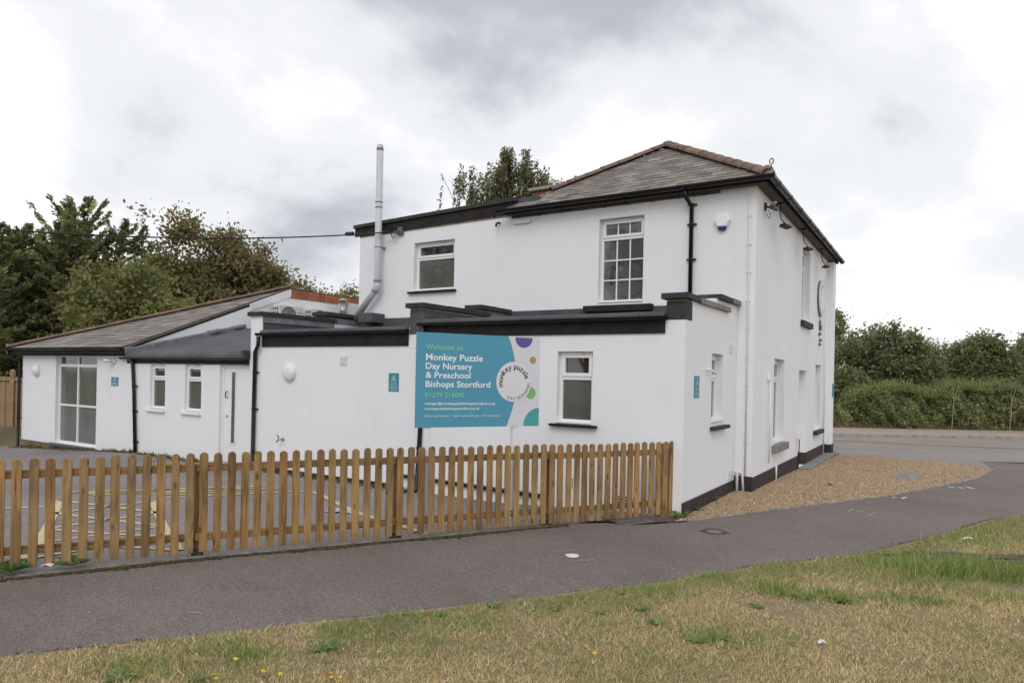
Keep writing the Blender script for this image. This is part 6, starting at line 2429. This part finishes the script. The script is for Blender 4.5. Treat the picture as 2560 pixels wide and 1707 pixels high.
def blades(name, x, y, z0, hmin, hmax, palette, width=0.004, lean=0.45, cols=None, hts=None, jit=0.2, kind='stuff'):
    n = len(x)
    z = np.array([hf(a, b) for a, b in zip(x, y)]) + z0
    h = hts if hts is not None else hmin + (hmax - hmin) * rng.random(n) ** 1.6
    az = rng.random(n) * 6.283
    ln = rng.normal(0, lean, n)
    tip = np.stack([x + np.cos(az) * ln * h, y + np.sin(az) * ln * h, z + h], 1)
    w = width * (0.7 + 0.6 * rng.random(n))
    a2 = rng.random(n) * 6.283
    wx, wy = np.cos(a2) * w, np.sin(a2) * w
    v = np.empty((n, 3, 3), np.float32)
    v[:, 0] = np.stack([x - wx, y - wy, z], 1)
    v[:, 1] = np.stack([x + wx, y + wy, z], 1)
    v[:, 2] = tip
    c = cols if cols is not None else pick_cols(n, palette, jit)
    o = np_mesh(name, v.reshape(-1, 3), np.arange(n * 3, dtype=np.int32).reshape(n, 3), np.repeat(c, 3, axis=0), 'grass_blade')
    o['kind'] = kind
    return o


build_hedge()


def fbm(x, y, seed, oct=4):
    r = np.random.default_rng(seed)
    s = np.zeros_like(x)
    a = 1.0
    fr = 1.0
    for o in range(oct):
        for k in range(3):
            th = r.random() * 6.283
            ph = r.random() * 6.283
            s += a * np.sin((x * math.cos(th) + y * math.sin(th)) * fr + ph + 1.3 * np.sin((x * math.sin(th) - y * math.cos(th)) * fr * 0.7 + ph * 2))
        a *= 0.6
        fr *= 2.1
    return s / 4.0


def edge_y(x):
    xs = [p[0] for p in NEAR_EDGE]
    ys = [p[1] for p in NEAR_EDGE]
    return np.interp(x, xs, ys)


SOIL = ((2430, 1412, 0.85, 0.11), (2330, 1402, 0.30, 0.07), (2545, 1424, 0.40, 0.10))


def build_grass():
    soil = []
    for px, py, rx, ry in SOIL:
        p = on_ground(px, py, -0.05)
        soil.append((p.x, p.y, rx, ry))
    # only the part of the verge the place can be seen from: in front of the path
    N = 1000000
    y = 1.9 + (rng.random(N) ** 1.5) * 10.9
    half = 0.80 * y + 2.3
    x = (rng.random(N) * 2 - 1) * half
    ey = edge_y(x)
    keep = (y < ey - 0.035 + 0.05 * fbm(x * 7, y * 7, 3)) & (x < 14)
    for sx, sy, rx, ry in soil:
        keep &= (((x - sx) / rx) ** 2 + ((y - sy) / ry) ** 2 + 0.25 * rng.normal(size=N)) > 1
    x, y, ey = x[keep], y[keep], ey[keep]
    dist = ey - y                      # distance back from the path edge
    green = fbm(x * 1.1, y * 1.6, 11) * 0.55 + fbm(x * 4.5, y * 5.0, 12) * 0.5
    green += 1.0 * np.exp(-(dist / 0.45) ** 2) * (x > -1.2) - 0.10
    green += 1.1 * np.exp(-(((x - 4.8) / 1.7) ** 2 + ((y - 5.85) / 0.55) ** 2)) + 0.9 * np.exp(-(((x - 6.6) / 1.5) ** 2 + ((y - 8.0) / 0.7) ** 2))
    green -= 0.5 * np.clip((3.9 - y) * 0.5, 0, 1)
    bare = fbm(x * 2.2, y * 2.8, 21) + 0.6 * fbm(x * 9, y * 9, 22)
    keep = (bare > -1.35 + 0.6 * rng.random(len(x)))
    x, y, green, dist, bare = x[keep], y[keep], green[keep], dist[keep], bare[keep]
    n = len(x)
    p = 1 / (1 + np.exp(-(green - 0.42) * 3.4 + rng.normal(0, 0.8, n)))
    isg = rng.random(n) < p
    dry = pick_cols(n, [(0.560, 0.425, 0.235, 4), (0.470, 0.340, 0.185, 3), (0.400, 0.345, 0.165, 2.5), (0.310, 0.220, 0.120, 1.5), (0.66, 0.53, 0.33, 1.4)], 0.2)
    grn = pick_cols(n, [(0.190, 0.235, 0.068, 4), (0.260, 0.290, 0.090, 3), (0.320, 0.320, 0.115, 2), (0.130, 0.185, 0.058, 2)], 0.18)
    cols = np.clip(np.where(isg[:, None], grn * 1.25, dry * 1.38), 0, 0.85)
    h = (0.010 + 0.034 * rng.random(n) ** 1.5) * np.clip(1 + 0.30 * fbm(x * 3, y * 3, 31) + 0.15 * bare, 0.45, 1.9) * np.where(isg, 1.2, 0.95)
    hol = np.exp(-(((x - 4.75) / 1.5) ** 2 + ((y - 5.75) / 0.5) ** 2))
    h *= 1 + 1.6 * hol
    blades('grass', x, y, 0.018, 0, 0, None, 0.0026, 1.1, cols, h)
    # tussocks of longer green blades
    cx, cy, ch = [], [], []
    for px, py, k, sp, hh in ((1760, 1440, 260, 0.16, 0.06), (1640, 1480, 200, 0.15, 0.06), (1930, 1480, 300, 0.15, 0.07), (1935, 1470, 200, 0.12, 0.07), (2090, 1495, 380, 0.16, 0.075), (2250, 1500, 260, 0.12, 0.06),
                             (2330, 1430, 700, 0.25, 0.12), (2420, 1430, 900, 0.28, 0.15), (2500, 1440, 800, 0.28, 0.14), (2250, 1410, 500, 0.22, 0.09), (1480, 1560, 120, 0.1, 0.05), (1000, 1540, 160, 0.12, 0.06),
                             (340, 1670, 260, 0.14, 0.07), (560, 1625, 220, 0.12, 0.06), (640, 1640, 200, 0.1, 0.06), (380, 1590, 160, 0.1, 0.05), (2450, 1360, 300, 0.3, 0.08), (2520, 1340, 400, 0.4, 0.08), (2300, 1390, 260, 0.2, 0.07),
                             (1820, 1600, 220, 0.12, 0.05), (1750, 1590, 200, 0.12, 0.05), (2330, 1505, 160, 0.08, 0.05), (860, 1580, 160, 0.12, 0.055), (1200, 1560, 160, 0.14, 0.05)):
        p = on_ground(px, py, 0.02)
        cx.append(p.x + rng.normal(0, sp, k)); cy.append(p.y + rng.normal(0, sp * 0.6, k)); ch.append(hh * (0.5 + 0.8 * rng.random(k)))
    cx, cy, ch = np.concatenate(cx), np.concatenate(cy), np.concatenate(ch)
    kk = cy < edge_y(cx) - 0.02
    cx, cy, ch = cx[kk], cy[kk], ch[kk]
    blades('grass_tufts', cx, cy, 0.015, 0, 0, [(0.220, 0.310, 0.080, 3), (0.300, 0.370, 0.105, 3), (0.180, 0.240, 0.075, 2), (0.42, 0.38, 0.18, 1)], 0.0045, 0.7, None, ch)
    # bare soil in the hollow and here and there
    for i, (px, py, rx, ry) in enumerate(SOIL):
        p = on_ground(px, py, -0.05)
        poly = [(p.x + rx * math.cos(a) * (1 + .2 * math.sin(3 * a + i)), p.y + ry * math.sin(a) * (1 + .25 * math.sin(2 * a + i))) for a in np.linspace(0, 6.283, 22)[:-1]]
        flat_area('bare_soil', poly, 0.036, 'soil', step=0.3)


build_grass()


def build_small_plants():
    # broad-leaved weed rosettes
    rosettes = [(2010, 1492, 0.11), (1965, 1484, 0.09), (2100, 1500, 0.12), (2060, 1478, 0.08), (2330, 1506, 0.09), (1890, 1515, 0.08), (1740, 1600, 0.10), (1800, 1592, 0.11), (830, 1616, 0.10), (795, 1622, 0.08), (300, 1690, 0.14),
                (500, 1695, 0.09), (1100, 1535, 0.08), (1230, 1512, 0.09), (1310, 1495, 0.08), (1600, 1520, 0.09), (1500, 1530, 0.07), (1390, 1520, 0.07), (1640, 1555, 0.09), (1555, 1480, 0.08)]
    mesh_cache = []
    for v in range(3):
        mb = MB()
        k = 13 + 3 * v
        for i in range(k):
            a = i * 2.4 + random.uniform(-.2, .2)
            L = 1.0 * random.uniform(0.6, 1.0)
            up = random.uniform(0.15, 0.55)
            ca, sa = math.cos(a), math.sin(a)
            w = 0.16 * random.uniform(.8, 1.3)
            mb._add([(0, 0, 0), (ca * L * .5 - sa * w, sa * L * .5 + ca * w, up * .6), (ca * L, sa * L, up * .55), (ca * L * .5 + sa * w, sa * L * .5 - ca * w, up * .6)], [(0, 1, 2, 3)])
        me = mb.mesh('leaves')
        a = me.color_attributes.new('col', 'FLOAT_COLOR', 'POINT')
        n = len(me.vertices)
        c = np.ones((n, 4), np.float32)
        c[:, :3] = np.repeat(pick_cols(n // 4, [(0.190, 0.300, 0.105, 2), (0.250, 0.350, 0.115, 2), (0.165, 0.245, 0.095, 1)], .15), 4, axis=0)[:n]
        a.data.foreach_set('color', c.ravel())
        me.materials.append(M('leaf'))
        mesh_cache.append(me)
    for i, (px, py, r) in enumerate(rosettes):
        p = on_ground(px, py, 0.03)
        if p.y > float(edge_y(np.array([p.x]))[0]) - 0.03:
            continue
        o = inst('weed', mesh_cache[i % 3], None, (p.x, p.y, hf(p.x, p.y) + 0.02), (0, 0, random.uniform(0, 6)), (r, r, r * 0.8))
        tag(o, 'flat green weed rosette growing in the dry grass', 'weed', 'weeds in the dry grass verge')
    # weeds against the wall, the plinth and the fence foot
    spots = [(1703, 1295, 0.17, 'spiky green weed at the foot of the extension corner by the path'), (1785, 1252, 0.12, 'low green weed on the gravel against the black plinth'),
             (1742, 1278, 0.08, 'small pale weed on the gravel near the path edging'), (1520, 1302, 0.12, 'green weed sprouting beside the drain grating'),
             (1452, 1288, 0.10, 'little weed behind the last picket panel'), (30, 1432, 0.22, 'pale green weed clump at the fence foot by the path'),
             (180, 1418, 0.20, 'spreading green weed under the pickets beside the white litter'), (1012, 1225, 0.14, 'leafy weed at the wall foot by the black ledge'),
             (2075, 1212, 0.06, 'tiny green weed in the gravel near the house plinth')]
    for i, (px, py, r, lab) in enumerate(spots):
        z = -0.10 if px == 1012 else 0.0
        p = on_ground(px, py, z)
        o = inst('weed', mesh_cache[i % 3], None, (p.x, p.y, hf(p.x, p.y) + 0.015), (0, 0, random.uniform(0, 6)), (r, r, r * 1.3))
        tag(o, lab, 'weed')
    # a low line of weeds and leaf litter along the yard walls
    n = 1500
    a = 4.4 + rng.random(n) * 13
    b = -0.03 - np.abs(rng.normal(0, 0.05, n))
    keep = (np.sin(a * 3.1) + np.sin(a * 7.7 + 1)) > -0.6
    a, b = a[keep], b[keep]
    x = ORG.x + UU.x * a + VV.x * b
    y = ORG.y + UU.y * a + VV.y * b
    blades('wall_foot_weeds', x, y, 0.0, 0.02, 0.10, [(0.10, 0.13, 0.04, 3), (0.07, 0.09, 0.03, 2), (0.22, 0.15, 0.08, 2)], 0.014, 0.8)
    # dandelions
    fl = [(1391 / 2.613, 1440 + 645 / 2.613), (1413 / 2.613, 1440 + 670 / 2.613), (1540 / 2.613, 1440 + 543 / 2.613), (1720 / 2.613, 1440 + 622 / 2.613), (2160 / 2.613, 1440 + 637 / 2.613), (2166 / 2.613, 1440 + 661 / 2.613), (1830 / 2.613, 1440 + 641 / 2.613), (2222 / 2.613, 1440 + 662 / 2.613), (2218 / 2.613, 1440 + 688 / 2.613),
          (800 + 383 / 2.613, 1440 + 495 / 2.613), (800 + 383 / 2.613, 1440 + 612 / 2.613), (800 + 1793 / 2.613, 1440 + 505 / 2.613),
          (1880 + 555 / 3.459, 1080 + 1230 / 3.459), (1880 + 740 / 3.459, 1080 + 1085 / 3.459), (1880 + 402 / 3.459, 1080 + 1163 / 3.459), (1880 + 380 / 3.459, 1080 + 1268 / 3.459), (1880 + 1440 / 3.459, 1080 + 1155 / 3.459), (1880 + 1470 / 3.459, 1080 + 1183 / 3.459),
          (1880 + 36 / 3.459, 1080 + 1273 / 3.459), (1240 + 2250 / 3.459, 1080 + 1272 / 3.459)]
    fm = MB()
    for ring, (r, z, k) in enumerate(((1.0, 0.0, 12), (0.7, 0.18, 10), (0.4, 0.3, 7))):
        for i in range(k):
            a = i * 2 * math.pi / k + ring * .3
            ca, sa = math.cos(a), math.sin(a)
            w = 0.24 * r
            fm._add([(0, 0, z * .6), (ca * r * .7 - sa * w, sa * r * .7 + ca * w, z + .05), (ca * r, sa * r, z), (ca * r * .7 + sa * w, sa * r * .7 - ca * w, z + .05)], [(0, 1, 2, 3)])
    fme = fm.mesh('flower')
    fme.materials.append(M('petal'))
    sm = MB()
    sm.tube([(0, 0, -4), (0.1, 0, -1.5), (0, 0, 0)], [0.10, 0.09, 0.12], 5)
    sme = sm.mesh('stem')
    sme.materials.append(M('moss_green'))
    for i, (px, py) in enumerate(fl):
        p = on_ground(px, py, 0.06)
        r = 0.012 * random.uniform(0.8, 1.25)
        root = empty('dandelion', (p.x, p.y, hf(p.x, p.y) + 0.065))
        tag(root, 'small yellow dandelion flower in the dry grass', 'flower', 'dandelions in the verge')
        inst('flower', fme, root, (0, 0, 0), (random.uniform(-.3, .3), random.uniform(-.3, .3), random.uniform(0, 6)), (r, r, r))
        inst('stem', sme, root, (0, 0, 0), (0, 0, random.uniform(0, 6)), (0.015, 0.015, 0.015))
    # fallen leaves
    lm = MB()
    lm._add([(0, -1, 0), (.55, -.2, .25), (.3, .7, .1), (0, 1.1, .3), (-.35, .6, .05), (-.6, -.2, .3)], [(0, 1, 2, 3), (0, 3, 4, 5)])
    lme = lm.mesh('fallen_leaf')
    lme.materials.append(M('dry_leaf'))
    for px, py in ((515, 1657), (668, 1692), (2035, 1392), (2022, 1395), (820, 1695), (1060, 1555), (980, 1585), (1350, 1500), (2290, 1372), (1285, 1485), (255, 1625), (1820, 1570), (1645, 1445)):
        p = on_ground(px, py, 0.03)
        r = random.uniform(0.022, 0.036)
        o = inst('fallen_leaf', lme, None, (p.x, p.y, hf(p.x, p.y) + 0.045), (random.uniform(-.4, .4), random.uniform(-.4, .4), random.uniform(0, 6)), (r, r, r))
        tag(o, 'curled brown fallen leaf on the verge', 'leaf', 'fallen leaves on the verge')
    # litter
    for px, py, sx, sy, lab in ((117, 1419, 0.045, 0.028, 'crumpled white scrap of litter under the pickets at the path edge'), (2420, 1350, 0.05, 0.012, 'white strip of litter on the green grass'),
                                (2055, 1613, 0.025, 0.014, 'small white scrap of litter in the dry verge'), (878, 1289 - 24, 0.0, 0, '')):
        if sx == 0:
            continue
        p = on_ground(px, py, 0.03)
        mb = MB()
        mb._add([(-sx, -sy, 0), (0, -sy, .018), (sx, -sy * .6, .002), (sx, sy, .012), (0, sy, .022), (-sx, sy * .8, .008)], [(0, 1, 4, 5), (1, 2, 3, 4)])
        o = mb.build('litter', 'sign_white')
        o.location = (p.x, p.y, hf(p.x, p.y) + 0.045)
        tag(o, lab, 'litter')
    # pale crumpled sheet on the yard
    p = on_ground(857, 1266, -0.06)
    c = rng
    mb = MB()
    nx, ny = 9, 5
    vs = [(0.42 * (i / (nx - 1) - .5) + random.uniform(-.02, .02), 0.22 * (j / (ny - 1) - .5) + random.uniform(-.02, .02), 0.008 + random.uniform(0, .018)) for j in range(ny) for i in range(nx)]
    mb._add(vs, [(j * nx + i, j * nx + i + 1, (j + 1) * nx + i + 1, (j + 1) * nx + i) for j in range(ny - 1) for i in range(nx - 1)])
    o = mb.build('plastic_sheet', 'silage')
    o.location = (p.x, p.y, hf(p.x, p.y))
    o.rotation_euler = (0, 0, R(-20))
    tag(o, 'crumpled pale plastic sheet lying on the yard behind the pickets', 'sheet')


simple('moss_green', (0.10, 0.13, 0.04), 0.8, 0.2)
build_small_plants()


def poly_scatter(poly, n):
    P = np.array(poly)
    lo, hi = P.min(0), P.max(0)
    pts = lo + rng.random((n, 2)) * (hi - lo)
    inside = np.zeros(n, bool)
    j = len(P) - 1
    for i in range(len(P)):
        xi, yi = P[i]
        xj, yj = P[j]
        c = ((yi > pts[:, 1]) != (yj > pts[:, 1])) & (pts[:, 0] < (xj - xi) * (pts[:, 1] - yi) / (yj - yi + 1e-12) + xi)
        inside ^= c
        j = i
    return pts[inside]


def stones(name, pts, z0, smin, smax, palette, mat='pebble', squash=0.6):
    """little eight-faced stones"""
    n = len(pts)
    z = np.array([hf(a, b) for a, b in pts]) + z0
    s = smin + (smax - smin) * rng.random(n) ** 2
    base = np.array([(1, 0, 0), (0, 1, 0), (-1, 0, 0), (0, -1, 0), (0, 0, 1), (0, 0, -1)], float)
    v = base[None] * (1 + rng.normal(0, 0.22, (n, 6, 1)))
    v[:, :, 2] *= squash
    a = rng.random(n) * 6.283
    ca, sa = np.cos(a)[:, None], np.sin(a)[:, None]
    x = v[:, :, 0] * ca * 1.25 - v[:, :, 1] * sa
    y = v[:, :, 0] * sa * 1.25 + v[:, :, 1] * ca
    v = np.stack([x, y, v[:, :, 2]], 2) * s[:, None, None]
    v += np.stack([pts[:, 0], pts[:, 1], z + s * 0.25], 1)[:, None, :]
    tri = np.array([(0, 1, 4), (1, 2, 4), (2, 3, 4), (3, 0, 4), (1, 0, 5), (2, 1, 5), (3, 2, 5), (0, 3, 5)])
    f = (tri[None] + (np.arange(n) * 6)[:, None, None]).reshape(-1, 3)
    c = np.repeat(pick_cols(n, palette, 0.22), 6, axis=0)
    o = np_mesh(name, v.reshape(-1, 3), f, c, mat)
    o['kind'] = 'stuff'
    return o


def build_scatter():
    pal = [(0.46, 0.330, 0.205, 4), (0.41, 0.285, 0.172, 3), (0.52, 0.395, 0.260, 2.5), (0.32, 0.210, 0.125, 1.3), (0.42, 0.36, 0.28, 1), (0.58, 0.47, 0.34, 0.7)]
    pts = poly_scatter(GRAVEL, 190000)
    d = pts[:, 1]
    keep = rng.random(len(pts)) < np.clip(1.15 - (d - 8.5) * 0.08, 0.35, 1)
    pts = pts[keep]
    a = np.array([loc_ab(x, y) for x, y in pts])
    pts = pts[(a[:, 0] < -0.03 - 0.25 * (a[:, 1] > 2.4))]
    stones('gravel', pts, 0.012, 0.006, 0.014, pal)
    # dark mossy crumbs along the fence edging and the path edges
    s = np.linspace(-5.2, 2.0, 16000)
    t = -0.055 - np.abs(rng.normal(0, 0.035, len(s))) * (0.6 + 0.6 * np.sin(s * 2.1) ** 2)
    keep = rng.random(len(s)) < np.clip(0.70 + 0.5 * np.sin(s * 1.7 + 0.5) * np.sin(s * 4.3), 0.15, 1)
    s, t = s[keep], t[keep]
    fx = np.interp(FP0.x + FD.x * s, [p[0] for p in FAR_EDGE], [p[0] for p in FAR_EDGE])
    fy = np.interp(fx, [p[0] for p in FAR_EDGE], [p[1] for p in FAR_EDGE])
    pts = np.stack([fx + FN.x * (t + 0.03), fy + FN.y * (t + 0.03)], 1)
    stones('moss', pts, 0.0, 0.006, 0.018, [(0.055, 0.050, 0.022, 3), (0.085, 0.075, 0.030, 2), (0.045, 0.035, 0.025, 2)], 'moss', 0.45)
    xs = -4.5 + 12.5 * rng.random(9000)
    pts = np.stack([xs, edge_y(xs) + np.abs(rng.normal(0, 0.028, len(xs))) * (0.5 + np.abs(np.sin(xs * 1.9)))], 1)
    stones('path_edge_crumbs', pts, 0.0, 0.004, 0.012, [(0.10, 0.075, 0.055, 3), (0.06, 0.05, 0.035, 3), (0.16, 0.12, 0.08, 1)], 'moss', 0.5)
    # loose grit on the path
    pts = poly_scatter([p for p in path_poly if p[0] > -8], 2600)
    stones('path_grit', pts, 0.0, 0.002, 0.006, [(0.35, 0.31, 0.28, 2), (0.12, 0.10, 0.09, 1), (0.5, 0.47, 0.43, 1)], 'pebble', 0.7)
    # leaf litter and crumbs along the yard walls
    n = 2600
    a = 4.2 + rng.random(n) * 13.5
    b = -0.02 - np.abs(rng.normal(0, 0.10, n))
    pts = np.stack([ORG.x + UU.x * a + VV.x * b, ORG.y + UU.y * a + VV.y * b], 1)
    stones('wall_foot_litter', pts, 0.0, 0.008, 0.03, [(0.12, 0.085, 0.05, 3), (0.09, 0.10, 0.04, 2), (0.20, 0.14, 0.08, 1)], 'moss', 0.4)


build_scatter()
